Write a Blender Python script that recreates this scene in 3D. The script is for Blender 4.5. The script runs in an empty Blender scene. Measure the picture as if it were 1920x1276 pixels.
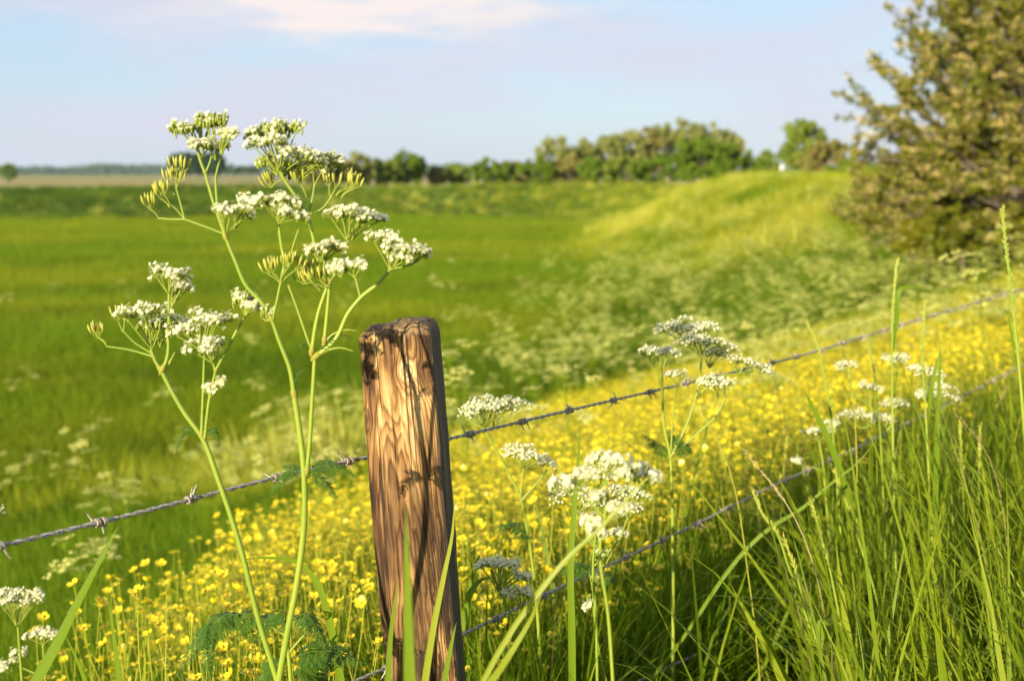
import bpy, math
import numpy as np
from mathutils import Vector, Matrix, Euler

# ---------------------------------------------------------------- camera, sky, sun, exposure
sc = bpy.context.scene
COL = sc.collection
CAM_Z = 1.15
FPX = 2400.0
PITCH = math.atan(313 / FPX)
FOCUS = 1.52
cd = bpy.data.cameras.new('camera')
cd.lens = 45.0
cd.sensor_width = 36.0
cd.clip_start = 0.05
cd.clip_end = 12000
cd.dof.use_dof = True
cd.dof.focus_distance = FOCUS
cd.dof.aperture_fstop = 6.0
cam = bpy.data.objects.new('camera', cd)
COL.objects.link(cam)
cam.location = (0, 0, CAM_Z)
cam.rotation_euler = (math.pi / 2 - PITCH, 0, 0)
sc.camera = cam

SUN_EL = math.radians(13)
SUN_AZ = math.atan2(-0.48, -0.875)          # direction the sun stands in, from +Y clockwise
SUN_DIR = Vector((math.sin(SUN_AZ) * math.cos(SUN_EL), math.cos(SUN_AZ) * math.cos(SUN_EL), math.sin(SUN_EL)))
sd = bpy.data.lights.new('sun', 'SUN')
sd.energy = 5.0
sd.angle = math.radians(0.55)
sd.color = (1.0, 0.86, 0.60)
sun = bpy.data.objects.new('sun', sd)
COL.objects.link(sun)
sun.rotation_euler = (-SUN_DIR).to_track_quat('-Z', 'Y').to_euler()
sun.location = (-20, -20, 20)

sc.view_settings.view_transform = 'Standard'
sc.view_settings.look = 'None'
sc.view_settings.exposure = 1.05
sc.view_settings.gamma = 1.0
sc.view_settings.use_curve_mapping = False
sc.cycles.max_bounces = 6
sc.cycles.diffuse_bounces = 3
sc.cycles.glossy_bounces = 2
sc.cycles.transmission_bounces = 4
sc.cycles.transparent_max_bounces = 4
sc.cycles.volume_bounces = 0
sc.cycles.use_denoising = True


def nd(nt, typ, **kw):
    n = nt.nodes.new(typ)
    for k, v in kw.items():
        setattr(n, k, v)
    return n


def math_node(nt, op, a, b=None, c=None, clamp=False):
    n = nd(nt, 'ShaderNodeMath', operation=op, use_clamp=clamp)
    for i, x in enumerate((a, b, c)):
        if x is None:
            continue
        if isinstance(x, (int, float)):
            n.inputs[i].default_value = x
        else:
            nt.links.new(x, n.inputs[i])
    return n.outputs[0]


def mixc(nt, f, a, b, blend='MIX'):
    n = nd(nt, 'ShaderNodeMix', data_type='RGBA', blend_type=blend)
    for i, x in ((0, f), (6, a), (7, b)):
        if isinstance(x, (int, float)):
            n.inputs[i].default_value = x
        elif isinstance(x, tuple):
            n.inputs[i].default_value = x if len(x) == 4 else (*x, 1)
        else:
            nt.links.new(x, n.inputs[i])
    return n.outputs[2]


def ramp(nt, f, stops):
    n = nd(nt, 'ShaderNodeValToRGB')
    e = n.color_ramp.elements
    while len(e) < len(stops):
        e.new(0.5)
    for q, (p, c) in zip(e, stops):
        q.position = p
        q.color = (c, c, c, 1) if isinstance(c, (int, float)) else (*c, 1)
    nt.links.new(f, n.inputs[0])
    return n.outputs[0]


def noise(nt, vec, scale, detail=3, rough=0.55):
    n = nd(nt, 'ShaderNodeTexNoise')
    n.inputs['Scale'].default_value = scale
    n.inputs['Detail'].default_value = detail
    n.inputs['Roughness'].default_value = rough
    if vec is not None:
        nt.links.new(vec, n.inputs['Vector'])
    return n.outputs[0]


def vscale(nt, vec, s, off=(0, 0, 0)):
    n = nd(nt, 'ShaderNodeMapping')
    n.inputs['Scale'].default_value = s
    n.inputs['Location'].default_value = off
    nt.links.new(vec, n.inputs['Vector'])
    return n.outputs[0]


world = bpy.data.worlds.new('World')
sc.world = world
world.use_nodes = True
wt = world.node_tree
wt.nodes.clear()
wout = nd(wt, 'ShaderNodeOutputWorld')
bg = nd(wt, 'ShaderNodeBackground')
sky = nd(wt, 'ShaderNodeTexSky', sky_type='NISHITA')
sky.sun_disc = False
sky.sun_elevation = SUN_EL
sky.sun_rotation = SUN_AZ
sky.air_density = 1.0
sky.dust_density = 0.6
sky.ozone_density = 2.0
tc = nd(wt, 'ShaderNodeTexCoord')
sep = nd(wt, 'ShaderNodeSeparateXYZ')
wt.links.new(tc.outputs['Generated'], sep.inputs[0])
dx, dy, dz = sep.outputs
az = math_node(wt, 'ARCTAN2', dx, dy)
# stratified veil: stretched noise over the whole dome
st = nd(wt, 'ShaderNodeCombineXYZ')
wt.links.new(az, st.inputs[0])
wt.links.new(math_node(wt, 'MULTIPLY', dz, 4.2), st.inputs[1])
veil = noise(wt, vscale(wt, st.outputs[0], (1.0, 1.0, 1.0), (0.3, 1.7, 0)), 4.2, 5, 0.5)
veil_f = ramp(wt, veil, [(0.36, 0.0), (0.66, 0.9)])
# the bank of brighter cumulus high over the field
cl = noise(wt, vscale(wt, st.outputs[0], (1.0, 1.35, 1.0), (2.1, 0.4, 0)), 13.0, 6, 0.55)
ga = math_node(wt, 'MULTIPLY', math_node(wt, 'ADD', az, 0.105), 1 / 0.16)
gz = math_node(wt, 'MULTIPLY', math_node(wt, 'SUBTRACT', dz, 0.124), 1 / 0.026)
g = math_node(wt, 'EXPONENT', math_node(wt, 'MULTIPLY', math_node(wt, 'ADD', math_node(wt, 'MULTIPLY', ga, ga), math_node(wt, 'MULTIPLY', gz, gz)), -1.0))
cum = ramp(wt, math_node(wt, 'ADD', cl, math_node(wt, 'MULTIPLY', g, 0.34)), [(0.52, 0.0), (0.84, 1.0)])
cum = math_node(wt, 'MULTIPLY', cum, math_node(wt, 'MULTIPLY', g, 1.7, clamp=True))
K = 0.1
skyc = mixc(wt, 0.72, sky.outputs[0], (2.45, 3.15, 4.2))
c1 = mixc(wt, veil_f, skyc, (3.5, 3.5, 4.1))
c2 = mixc(wt, cum, c1, (4.75, 4.25, 4.15))
wt.links.new(c2, bg.inputs[0])
bg.inputs[1].default_value = K
wt.links.new(bg.outputs[0], wout.inputs[0])

RNG = np.random.default_rng(11)
cP, sP = math.cos(PITCH), math.sin(PITCH)


def at(x, y, D):
    """a point that shows at pixel (x, y) of the 1920x1276 photo, D metres ahead"""
    u, v = (x - 960) / FPX, -(y - 638) / FPX
    d = np.array([u, cP + v * sP, -sP + v * cP])
    return np.array([0, 0, CAM_Z]) + d * (D / d[1])


def toward(x, y):
    u, v = (x - 960) / FPX, -(y - 638) / FPX
    return np.array([u, cP + v * sP, -sP + v * cP])


# ---------------------------------------------------------------- helpers
class MB:
    def __init__(s):
        s.v, s.f, s.n = [], [], 0

    def add(s, v, f, m=0):
        v = np.asarray(v, float).reshape(-1, 3)
        f = np.asarray(f, int)
        s.v.append(v)
        s.f.append((f + s.n, m))
        s.n += len(v)

    def mesh(s, name, mats, smooth=True):
        me = bpy.data.meshes.new(name)
        V = np.concatenate(s.v)
        me.vertices.add(len(V))
        me.vertices.foreach_set('co', V.astype(np.float32).ravel())
        loops = np.concatenate([f.ravel() for f, m in s.f])
        sizes = np.concatenate([np.full(len(f), f.shape[1]) for f, m in s.f])
        mi = np.concatenate([np.full(len(f), m) for f, m in s.f])
        me.loops.add(len(loops))
        me.loops.foreach_set('vertex_index', loops.astype(np.int32))
        me.polygons.add(len(sizes))
        me.polygons.foreach_set('loop_start', np.concatenate([[0], np.cumsum(sizes)[:-1]]).astype(np.int32))
        me.polygons.foreach_set('material_index', mi.astype(np.int32))
        me.polygons.foreach_set('use_smooth', np.full(len(sizes), smooth))
        for m in mats:
            me.materials.append(m)
        me.update(calc_edges=True)
        return me


def link(name, me, parent=None, loc=None):
    o = bpy.data.objects.new(name, me)
    COL.objects.link(o)
    if parent is not None:
        o.parent = parent
    if loc is not None:
        o.location = loc
    return o


def tag(o, label=None, cat=None, group=None, kind=None):
    for k, v in (('label', label), ('category', cat), ('group', group), ('kind', kind)):
        if v:
            o[k] = v
    return o


def thing(name, label, cat, loc=(0, 0, 0), group=None):
    o = bpy.data.objects.new(name, None)
    o.empty_display_size = 0.1
    COL.objects.link(o)
    o.location = tuple(loc)
    return tag(o, label, cat, group)


def nrm(v):
    v = np.asarray(v, float)
    return v / (np.linalg.norm(v, axis=-1, keepdims=True) + 1e-12)


def smooth_path(P, sub=6):
    """a curve through P whose bends keep to the length of each span"""
    P = np.asarray(P, float)
    if len(P) < 3:
        t = np.linspace(0, 1, sub + 1)[:, None]
        return P[0] * (1 - t) + P[-1] * t
    d = np.linalg.norm(np.diff(P, axis=0), axis=1) + 1e-9
    v = np.diff(P, axis=0) / d[:, None]
    m = np.empty_like(P)
    m[0], m[-1] = v[0], v[-1]
    m[1:-1] = (v[1:] * d[:-1, None] + v[:-1] * d[1:, None]) / (d[:-1] + d[1:])[:, None]
    out = []
    for i in range(len(P) - 1):
        for t in np.arange(sub) / sub:
            a, b = t * t, t * t * t
            out.append((2 * b - 3 * a + 1) * P[i] + (b - 2 * a + t) * d[i] * m[i] + (3 * a - 2 * b) * P[i + 1] + (b - a) * d[i] * m[i + 1])
    out.append(P[-1])
    return np.array(out)


def tube(mb, P, r, sides=6, m=0, cap=True, ridge=0.0):
    P = np.asarray(P, float)
    n = len(P)
    r = np.broadcast_to(np.asarray(r, float), (n,)) if np.ndim(r) == 0 or len(np.atleast_1d(r)) == n else np.interp(np.linspace(0, 1, n), np.linspace(0, 1, len(r)), r)
    T = np.gradient(P, axis=0)
    T = nrm(T)
    ref = np.array([0.0, 1.0, 0.05]) if abs(T[0][1]) < 0.9 else np.array([1.0, 0, 0.1])
    N = np.zeros_like(P)
    a = ref
    for i in range(n):
        a = a - T[i] * a.dot(T[i])
        a = a / (np.linalg.norm(a) + 1e-12)
        N[i] = a
    B = np.cross(T, N)
    ang = np.arange(sides) / sides * 2 * math.pi
    rg = 1 + ridge * (1 - 2 * (np.arange(sides) % 2))
    V = P[:, None, :] + r[:, None, None] * rg[None, :, None] * (np.cos(ang)[None, :, None] * N[:, None, :] + np.sin(ang)[None, :, None] * B[:, None, :])
    i = np.arange(n - 1)[:, None] * sides
    j = np.arange(sides)[None, :]
    k = (j + 1) % sides
    F = np.stack([i + j, i + k, i + sides + k, i + sides + j], -1).reshape(-1, 4)
    mb.add(V, F, m)
    if cap and sides == 4:
        mb.add(V[-1], [[0, 1, 2, 3]], m)
    elif cap:
        mb.add(np.vstack([V[-1], P[-1] + T[-1] * r[-1] * 0.5]), [[q, (q + 1) % sides, sides] for q in range(sides)], m)


def blades(mb, base, H, W, az, lean, curl, segs=4, m=0, twist=None):
    """grass blades: base (n,3), height, width, bend azimuth, lean (rad), curl (extra bend at the tip)"""
    n = len(base)
    t = np.linspace(0, 1, segs + 1)
    th = lean[:, None] + curl[:, None] * t[None, :] ** 1.6          # angle from vertical along the blade
    ds = (H / segs)[:, None]
    h = np.concatenate([np.zeros((n, 1)), np.cumsum(np.sin((th[:, 1:] + th[:, :-1]) / 2) * ds, 1)], 1)
    z = np.concatenate([np.zeros((n, 1)), np.cumsum(np.cos((th[:, 1:] + th[:, :-1]) / 2) * ds, 1)], 1)
    P = np.stack([base[:, 0:1] + h * np.cos(az)[:, None], base[:, 1:2] + h * np.sin(az)[:, None], base[:, 2:3] + z], -1)
    ta = az + math.pi / 2 + (twist if twist is not None else 0)
    side = np.stack([np.cos(ta), np.sin(ta), np.zeros(n)], -1)
    prof = np.minimum(1, 0.55 + 1.5 * t) * np.clip(1 - t ** 2.2, 0.0, 1) + 0.015
    off = side[:, None, :] * (W[:, None] * prof[None, :] / 2)[..., None]
    V = np.stack([P - off, P + off], 2).reshape(n, -1, 3)
    k = np.arange(segs) * 2
    q = np.stack([k, k + 1, k + 3, k + 2], -1)
    F = (np.arange(n)[:, None, None] * (2 * (segs + 1)) + q[None]).reshape(-1, 4)
    mb.add(V.reshape(-1, 3), F, m)


# ---------------------------------------------------------------- materials
def new_mat(name):
    m = bpy.data.materials.new(name)
    m.use_nodes = True
    nt = m.node_tree
    nt.nodes.clear()
    return m, nt, nd(nt, 'ShaderNodeOutputMaterial')


def leaf_mat(name, a, b, trans=0.4, patch=None, pscale=(0.12, 0.12, 0.12), rough=0.55, spec=0.12, tcol=None, dry=None, patch2=None):
    """a..b per blade / leaf; patch = third colour in broad drifts over the ground"""
    m, nt, out = new_mat(name)
    geo = nd(nt, 'ShaderNodeNewGeometry')
    oi = nd(nt, 'ShaderNodeObjectInfo')
    rnd = math_node(nt, 'ADD', math_node(nt, 'MULTIPLY', geo.outputs['Random Per Island'], 0.6), math_node(nt, 'MULTIPLY', oi.outputs['Random'], 0.4))
    col = mixc(nt, rnd, a, b)
    if patch:
        nz = noise(nt, vscale(nt, geo.outputs['Position'], pscale), 1.0, 4, 0.6)
        col = mixc(nt, ramp(nt, nz, [(0.40, 0.0), (0.62, 1.0)]), col, patch)
    if patch2:
        nz = noise(nt, vscale(nt, geo.outputs['Position'], tuple(1.6 * q for q in pscale), (7.3, 2.1, 0)), 1.0, 4, 0.6)
        col = mixc(nt, ramp(nt, nz, [(0.48, 0.0), (0.66, 0.75)]), col, patch2)
    if dry:
        nz2 = math_node(nt, 'FRACT', math_node(nt, 'MULTIPLY', geo.outputs['Random Per Island'], 17.3))
        col = mixc(nt, ramp(nt, nz2, [(0.965, 0.0), (0.98, 0.8)]), col, dry)
    p = nd(nt, 'ShaderNodeBsdfPrincipled')
    nt.links.new(col, p.inputs['Base Color'])
    p.inputs['Roughness'].default_value = rough
    p.inputs['Specular IOR Level'].default_value = spec
    if trans > 0:
        tr = nd(nt, 'ShaderNodeBsdfTranslucent')
        nt.links.new(mixc(nt, 1.0, col, tcol or (1.25, 1.2, 0.55), 'MULTIPLY'), tr.inputs[0])
        mx = nd(nt, 'ShaderNodeMixShader')
        mx.inputs[0].default_value = trans
        nt.links.new(p.outputs[0], mx.inputs[1])
        nt.links.new(tr.outputs[0], mx.inputs[2])
        nt.links.new(mx.outputs[0], out.inputs[0])
    else:
        nt.links.new(p.outputs[0], out.inputs[0])
    return m


M = {}
M['field_grass'] = leaf_mat('field_grass', (0.118, 0.205, 0.006), (0.172, 0.268, 0.008), 0.42, (0.24, 0.28, 0.013), (0.07, 0.15, 0.1), patch2=(0.095, 0.165, 0.007))
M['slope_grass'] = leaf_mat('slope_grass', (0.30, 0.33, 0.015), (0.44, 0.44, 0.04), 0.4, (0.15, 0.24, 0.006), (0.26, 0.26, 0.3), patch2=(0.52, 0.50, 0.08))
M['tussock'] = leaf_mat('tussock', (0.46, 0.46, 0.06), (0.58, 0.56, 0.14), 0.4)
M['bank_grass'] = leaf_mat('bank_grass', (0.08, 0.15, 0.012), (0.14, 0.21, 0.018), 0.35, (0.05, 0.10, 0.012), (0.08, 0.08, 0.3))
M['meadow_grass'] = leaf_mat('meadow_grass', (0.09, 0.175, 0.005), (0.17, 0.25, 0.008), 0.4)
M['near_grass'] = leaf_mat('near_grass', (0.095, 0.175, 0.008), (0.265, 0.32, 0.016), 0.46, rough=0.5, spec=0.2, dry=(0.36, 0.28, 0.10))
M['blade'] = leaf_mat('blade', (0.12, 0.20, 0.008), (0.17, 0.25, 0.012), 0.4, rough=0.5, spec=0.2)
M['blade_light'] = leaf_mat('blade_light', (0.22, 0.29, 0.018), (0.30, 0.34, 0.025), 0.45, rough=0.42, spec=0.3)
M['stem'] = leaf_mat('stem', (0.26, 0.33, 0.035), (0.30, 0.36, 0.05), 0.12, (0.20, 0.29, 0.03), (14, 14, 5), rough=0.4, spec=0.4)
M['ray'] = leaf_mat('ray', (0.24, 0.30, 0.04), (0.30, 0.35, 0.06), 0.15)
M['stalk'] = leaf_mat('stalk', (0.13, 0.21, 0.008), (0.20, 0.27, 0.014), 0.15)
M['sheath'] = leaf_mat('sheath', (0.24, 0.26, 0.035), (0.30, 0.25, 0.05), 0.1, rough=0.5)
M['straw'] = leaf_mat('straw', (0.30, 0.24, 0.10), (0.42, 0.34, 0.16), 0.15)
M['seed'] = leaf_mat('seed', (0.32, 0.35, 0.04), (0.44, 0.42, 0.07), 0.15, rough=0.35, spec=0.4)
M['petal'] = leaf_mat('petal', (0.89, 0.86, 0.58), (0.91, 0.89, 0.70), 0.55, tcol=(1.0, 1.0, 0.9), rough=0.6, spec=0.15)
M['petal_far'] = leaf_mat('petal_far', (0.64, 0.66, 0.15), (0.80, 0.78, 0.28), 0.5, tcol=(1.0, 1.0, 0.8), rough=0.6, spec=0.1)
M['node'] = leaf_mat('node', (0.16, 0.10, 0.04), (0.22, 0.15, 0.05), 0.0)
M['fern_leaf'] = leaf_mat('fern_leaf', (0.055, 0.13, 0.012), (0.10, 0.19, 0.018), 0.35, rough=0.45, spec=0.35)
M['butter'] = leaf_mat('butter', (0.86, 0.69, 0.014), (0.90, 0.78, 0.04), 0.4, tcol=(1.0, 0.95, 0.5), rough=0.3, spec=0.5)
M['butter_heart'] = leaf_mat('butter_heart', (0.55, 0.38, 0.02), (0.62, 0.45, 0.03), 0.0)
M['bud'] = leaf_mat('bud', (0.30, 0.33, 0.03), (0.40, 0.40, 0.04), 0.1)

# ---------------------------------------------------------------- terrain: a dike curling round a sunken meadow
FIELD_Z = -1.85
CR = np.array([(-20.5, -33, .95, 13), (3.47, -1.1, .95, 13), (9.5, 6.9, .95, 13), (12.8, 12.2, 1.0, 12.5), (14.8, 19, 1.0, 12),
               (14.4, 28, .85, 11), (11.8, 38, .78, 9.0), (9.4, 47, .80, 7.4), (9.3, 55, .68, 6.6), (13, 67, .3, 9.5), (13.5, 80, .15, 12),
               (5, 93, .06, 13), (-12, 97, .0, 13), (-35, 91, -.1, 13), (-60, 78, -.1, 13), (-100, 56, -.1, 13), (-220, 10, -.1, 13)], float)
CRS = smooth_path(CR, 26)
CRT = nrm(np.gradient(CRS[:, :2], axis=0))


def crest(x, y):
    """signed distance to the crest line (inside positive), crest height, slope width"""
    x, y = np.atleast_1d(x).astype(float), np.atleast_1d(y).astype(float)
    d, zc, w = np.empty(len(x)), np.empty(len(x)), np.empty(len(x))
    for s in range(0, len(x), 20000):
        e = slice(s, s + 20000)
        D2 = (x[e, None] - CRS[None, :, 0]) ** 2 + (y[e, None] - CRS[None, :, 1]) ** 2
        i = D2.argmin(1)
        dd = np.sqrt(D2[np.arange(len(i)), i])
        sg = CRT[i, 0] * (y[e] - CRS[i, 1]) - CRT[i, 1] * (x[e] - CRS[i, 0])
        d[e], zc[e], w[e] = np.where(sg > 0, dd, -dd), CRS[i, 2], CRS[i, 3]
    return d, zc, w


def hgt(x, y):
    x, y = np.atleast_1d(x).astype(float), np.atleast_1d(y).astype(float)
    d, zc, w = crest(x, y)
    t = np.clip(d / w, 0, 1)
    f = t - np.sin(2 * np.pi * t) / (2 * np.pi) * 0.3
    zin = zc + (FIELD_Z - zc) * f
    t2 = np.clip((-d - 2.5) / 9, 0, 1)
    zout = zc + (-1.9 - zc) * (t2 * t2 * (3 - 2 * t2))
    z = np.where(d > 0, zin, zout)
    amp = np.clip(np.hypot(x, y) / 8, 0.2, 1)
    b = 0.05 * np.sin(x * 0.9 + 1.3 * np.sin(y * 0.35)) * np.sin(y * 0.7 + x * 0.2) + 0.06 * np.sin(x * 0.23 + 0.5) * np.sin(y * 0.19 + 2)
    return z + b * amp


def on_ground(px, py, lift=0.0):
    d = toward(px, py)
    o = np.array([0, 0, CAM_Z])
    t = np.geomspace(0.6, 400, 4000)
    P = o + d[None] * t[:, None]
    below = P[:, 2] < hgt(P[:, 0], P[:, 1]) + lift
    k = int(np.argmax(below)) if below.any() else len(t) - 1
    return P[k]


def proj(P):
    P = np.atleast_2d(P)
    r = P - np.array([0, 0, CAM_Z])
    f = r[:, 1] * cP - r[:, 2] * sP
    u = r[:, 1] * sP + r[:, 2] * cP
    return np.stack([960 + FPX * r[:, 0] / f, 638 - FPX * u / f, f], 1)


def shore(pts, lift):
    """a plan border r(azimuth) from spots seen along it"""
    Q = np.array([on_ground(x, y, lift) for x, y in pts])
    a = np.arctan2(Q[:, 0], Q[:, 1])
    r = np.hypot(Q[:, 0], Q[:, 1])
    o = np.argsort(a)
    return a[o], r[o]


B_A, B_R = shore([(-300, 1560), (0, 1320), (230, 1180), (400, 1055), (660, 925), (860, 830), (1000, 770), (1200, 712), (1330, 672), (1450, 638), (1600, 597), (1750, 558), (1920, 512), (2150, 460)], 0.38)
P_A, P_R = shore([(-300, 900), (0, 880), (250, 840), (450, 850), (650, 800), (880, 690), (1000, 600), (1150, 535), (1300, 490), (1450, 445), (1600, 420), (1920, 410), (2150, 400)], 0.55)


def r_butter(a):
    return np.interp(a, B_A, B_R)


def r_parsley(a):
    return np.maximum(np.interp(a, P_A, P_R), np.interp(a, B_A, B_R) + 0.6)


# ground sheet
m, nt, out = new_mat('ground_sward')
geo = nd(nt, 'ShaderNodeNewGeometry')
pos = geo.outputs['Position']
sx = nd(nt, 'ShaderNodeSeparateXYZ')
nt.links.new(pos, sx.inputs[0])
n1 = noise(nt, vscale(nt, pos, (0.045, 0.16, 0.1)), 1.0, 5, 0.6)
n2 = noise(nt, pos, 2.2, 4, 0.65)
green = mixc(nt, ramp(nt, n1, [(0.40, 0.0), (0.62, 1.0)]), (0.12, 0.19, 0.012), (0.25, 0.28, 0.03))
green = mixc(nt, ramp(nt, n2, [(0.35, 0.55), (0.6, 0.0)]), green, (0.05, 0.10, 0.012))
n3 = noise(nt, vscale(nt, pos, (0.0016, 0.0075, 0.01), (3.1, 0.25, 0)), 1.0, 3, 0.5)
land = mixc(nt, ramp(nt, n3, [(0.47, 0.0), (0.53, 1.0)]), (0.42, 0.31, 0.13), (0.22, 0.24, 0.05))
dist = nd(nt, 'ShaderNodeVectorMath', operation='LENGTH')
nt.links.new(pos, dist.inputs[0])
far = nd(nt, 'ShaderNodeMapRange')
nt.links.new(dist.outputs['Value'], far.inputs[0])
far.inputs[1].default_value = 190
far.inputs[2].default_value = 260
p = nd(nt, 'ShaderNodeBsdfPrincipled')
nt.links.new(mixc(nt, far.outputs[0], green, land), p.inputs['Base Color'])
p.inputs['Roughness'].default_value = 0.9
p.inputs['Specular IOR Level'].default_value = 0.1
bp = nd(nt, 'ShaderNodeBump')
bp.inputs['Strength'].default_value = 0.6
bp.inputs['Distance'].default_value = 0.25
nt.links.new(n2, bp.inputs['Height'])
nt.links.new(bp.outputs[0], p.inputs['Normal'])
nt.links.new(p.outputs[0], out.inputs[0])
M['ground'] = m

na, nr = 420, 230
aa = np.linspace(-math.pi, math.pi, na, endpoint=False)
aa = aa - 0.72 * np.sin(aa)                      # finer steps straight ahead
rr = np.concatenate([[0.0], np.geomspace(0.3, 4200, nr)])
A, R = np.meshgrid(aa, rr[1:])
X, Y = R * np.sin(A), R * np.cos(A)
Z = hgt(X.ravel(), Y.ravel())
V = np.vstack([[0, 0, hgt(0, 0)[0]], np.stack([X.ravel(), Y.ravel(), Z], 1)])
mb = MB()
i = np.arange(nr - 1)[:, None] * na + 1
j = np.arange(na)[None, :]
k = (j + 1) % na
F4 = np.stack([i + j, i + na + j, i + na + k, i + k], -1).reshape(-1, 4)
mb.add(V, F4)
me_v = V
mb.f.append((np.stack([np.zeros(na, int), 1 + np.arange(na), 1 + (np.arange(na) + 1) % na], 1), 0))
ground = link('ground', mb.mesh('ground', [M['ground']]))
tag(ground, 'sunken green meadow ringed by a grassy dike under the flowers', 'ground', kind='structure')

# ---------------------------------------------------------------- fence post
m, nt, out = new_mat('weathered_wood')
tcn = nd(nt, 'ShaderNodeTexCoord')
ob = tcn.outputs['Object']
sx = nd(nt, 'ShaderNodeSeparateXYZ')
nt.links.new(ob, sx.inputs[0])
x_, y_, z_ = sx.outputs
wob = noise(nt, vscale(nt, ob, (20, 20, 3.2)), 1.0, 3, 0.5)
wob2 = noise(nt, vscale(nt, ob, (75, 75, 16)), 1.0, 3, 0.5)
fine = noise(nt, vscale(nt, ob, (420, 420, 14)), 1.0, 4, 0.6)
fibre = noise(nt, vscale(nt, ob, (1300, 1300, 40)), 1.0, 2, 0.6)


def knot(cx, cz, s, asp=0.62):
    ex = math_node(nt, 'MULTIPLY', math_node(nt, 'SUBTRACT', x_, cx), 1 / s)
    ez = math_node(nt, 'MULTIPLY', math_node(nt, 'SUBTRACT', z_, cz), asp / s)
    return math_node(nt, 'SQRT', math_node(nt, 'ADD', math_node(nt, 'MULTIPLY', ex, ex), math_node(nt, 'MULTIPLY', ez, ez)))


def gauss(d):
    return math_node(nt, 'EXPONENT', math_node(nt, 'MULTIPLY', math_node(nt, 'MULTIPLY', d, d), -1.0))


KNOTS = [(0.012, -0.050, 0.013, 0.8), (-0.031, -0.034, 0.008, 0.6), (-0.041, -0.105, 0.007, 0.45), (0.034, -0.06, 0.010, 0.45), (-0.010, -0.09, 0.010, 0.35)]
kd = [knot(*q) for q in KNOTS]
xx = math_node(nt, 'ADD', x_, 0.012)
yy = math_node(nt, 'SUBTRACT', y_, math_node(nt, 'ADD', 0.012, math_node(nt, 'MULTIPLY', z_, 0.055)))
r_ = math_node(nt, 'SQRT', math_node(nt, 'ADD', math_node(nt, 'MULTIPLY', xx, xx), math_node(nt, 'MULTIPLY', yy, yy)))
r_ = math_node(nt, 'ADD', r_, math_node(nt, 'MULTIPLY', wob, 0.026))
r_ = math_node(nt, 'ADD', r_, math_node(nt, 'MULTIPLY', wob2, 0.0055))
for q, amp in zip(kd, (0.010, 0.006, 0.005, 0.006, 0.006)):
    r_ = math_node(nt, 'ADD', r_, math_node(nt, 'MULTIPLY', gauss(q), amp))
ringf = math_node(nt, 'FRACT', math_node(nt, 'MULTIPLY', r_, 310.0))
ringm = ramp(nt, ringf, [(0.0, 0.1), (0.45, 0.35), (0.74, 0.9), (0.9, 0.5), (1.0, 0.1)])
strk = noise(nt, vscale(nt, ob, (110, 110, 5), (0.8, 0.3, 0.1)), 1.0, 5, 0.65)
broad = noise(nt, vscale(nt, ob, (28, 28, 7), (0.3, 0, 0.2)), 1.0, 3, 0.5)
tone = math_node(nt, 'ADD', math_node(nt, 'MULTIPLY', ringm, 0.24), math_node(nt, 'ADD', math_node(nt, 'MULTIPLY', fine, 0.46), math_node(nt, 'MULTIPLY', strk, 0.46)))
tone = math_node(nt, 'ADD', tone, math_node(nt, 'MULTIPLY', math_node(nt, 'SUBTRACT', broad, 0.5), 1.5))
wood = ramp(nt, tone, [(0.30, (0.50, 0.34, 0.155)), (0.45, (0.31, 0.175, 0.058)), (0.58, (0.16, 0.076, 0.023)), (0.72, (0.055, 0.023, 0.008)), (0.9, (0.022, 0.010, 0.005))])
# pale knot face, dark ones beside it
wood = mixc(nt, ramp(nt, kd[0], [(0.0, 0.3), (0.12, 0.85), (0.65, 0.8), (1.0, 0.0)]), wood, mixc(nt, ramp(nt, math_node(nt, 'FRACT', math_node(nt, 'MULTIPLY', kd[0], 1.9)), [(0.0, 0.0), (0.75, 0.15), (0.9, 1.0), (1.0, 0.0)]), (0.56, 0.41, 0.20), (0.10, 0.06, 0.025)))
for q in (kd[1], kd[2], kd[3]):
    wood = mixc(nt, ramp(nt, q, [(0.0, 0.75), (0.55, 0.55), (0.85, 0.8), (1.05, 0.0)]), wood, (0.075, 0.036, 0.013))
# resin and damp stains low down, grey end grain, black splits
lowm = nd(nt, 'ShaderNodeMapRange')
nt.links.new(z_, lowm.inputs[0])
for q, vv in ((1, -0.10), (2, -0.32)):
    lowm.inputs[q].default_value = vv
stn = noise(nt, vscale(nt, ob, (60, 60, 7), (1.2, 0.4, 0)), 1.0, 5, 0.6)
stm = math_node(nt, 'MULTIPLY', lowm.outputs[0], ramp(nt, stn, [(0.38, 0.0), (0.60, 0.95)]))
wood = mixc(nt, stm, wood, (0.026, 0.014, 0.008))
xm = nd(nt, 'ShaderNodeMapRange')
nt.links.new(x_, xm.inputs[0])
for q, vv in ((1, -0.004), (2, 0.03)):
    xm.inputs[q].default_value = vv
crk = noise(nt, vscale(nt, ob, (210, 210, 22), (0.3, 0.1, 0.7)), 1.0, 6, 0.7)
crm = math_node(nt, 'MULTIPLY', math_node(nt, 'MULTIPLY', lowm.outputs[0], xm.outputs[0]), ramp(nt, crk, [(0.53, 0.0), (0.57, 1.0)]))
wood = mixc(nt, crm, wood, (0.008, 0.006, 0.005))
ln = noise(nt, vscale(nt, ob, (300, 300, 4.0), (0.0, 0.6, 0.2)), 1.0, 3, 0.5)
lnm = ramp(nt, ln, [(0.59, 0.0), (0.625, 0.95)])
wood = mixc(nt, lnm, wood, (0.03, 0.016, 0.008))
topm = nd(nt, 'ShaderNodeMapRange')
nt.links.new(math_node(nt, 'ADD', z_, math_node(nt, 'MULTIPLY', wob2, 0.012)), topm.inputs[0])
for q, vv in ((1, -0.006), (2, 0.004)):
    topm.inputs[q].default_value = vv
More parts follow.
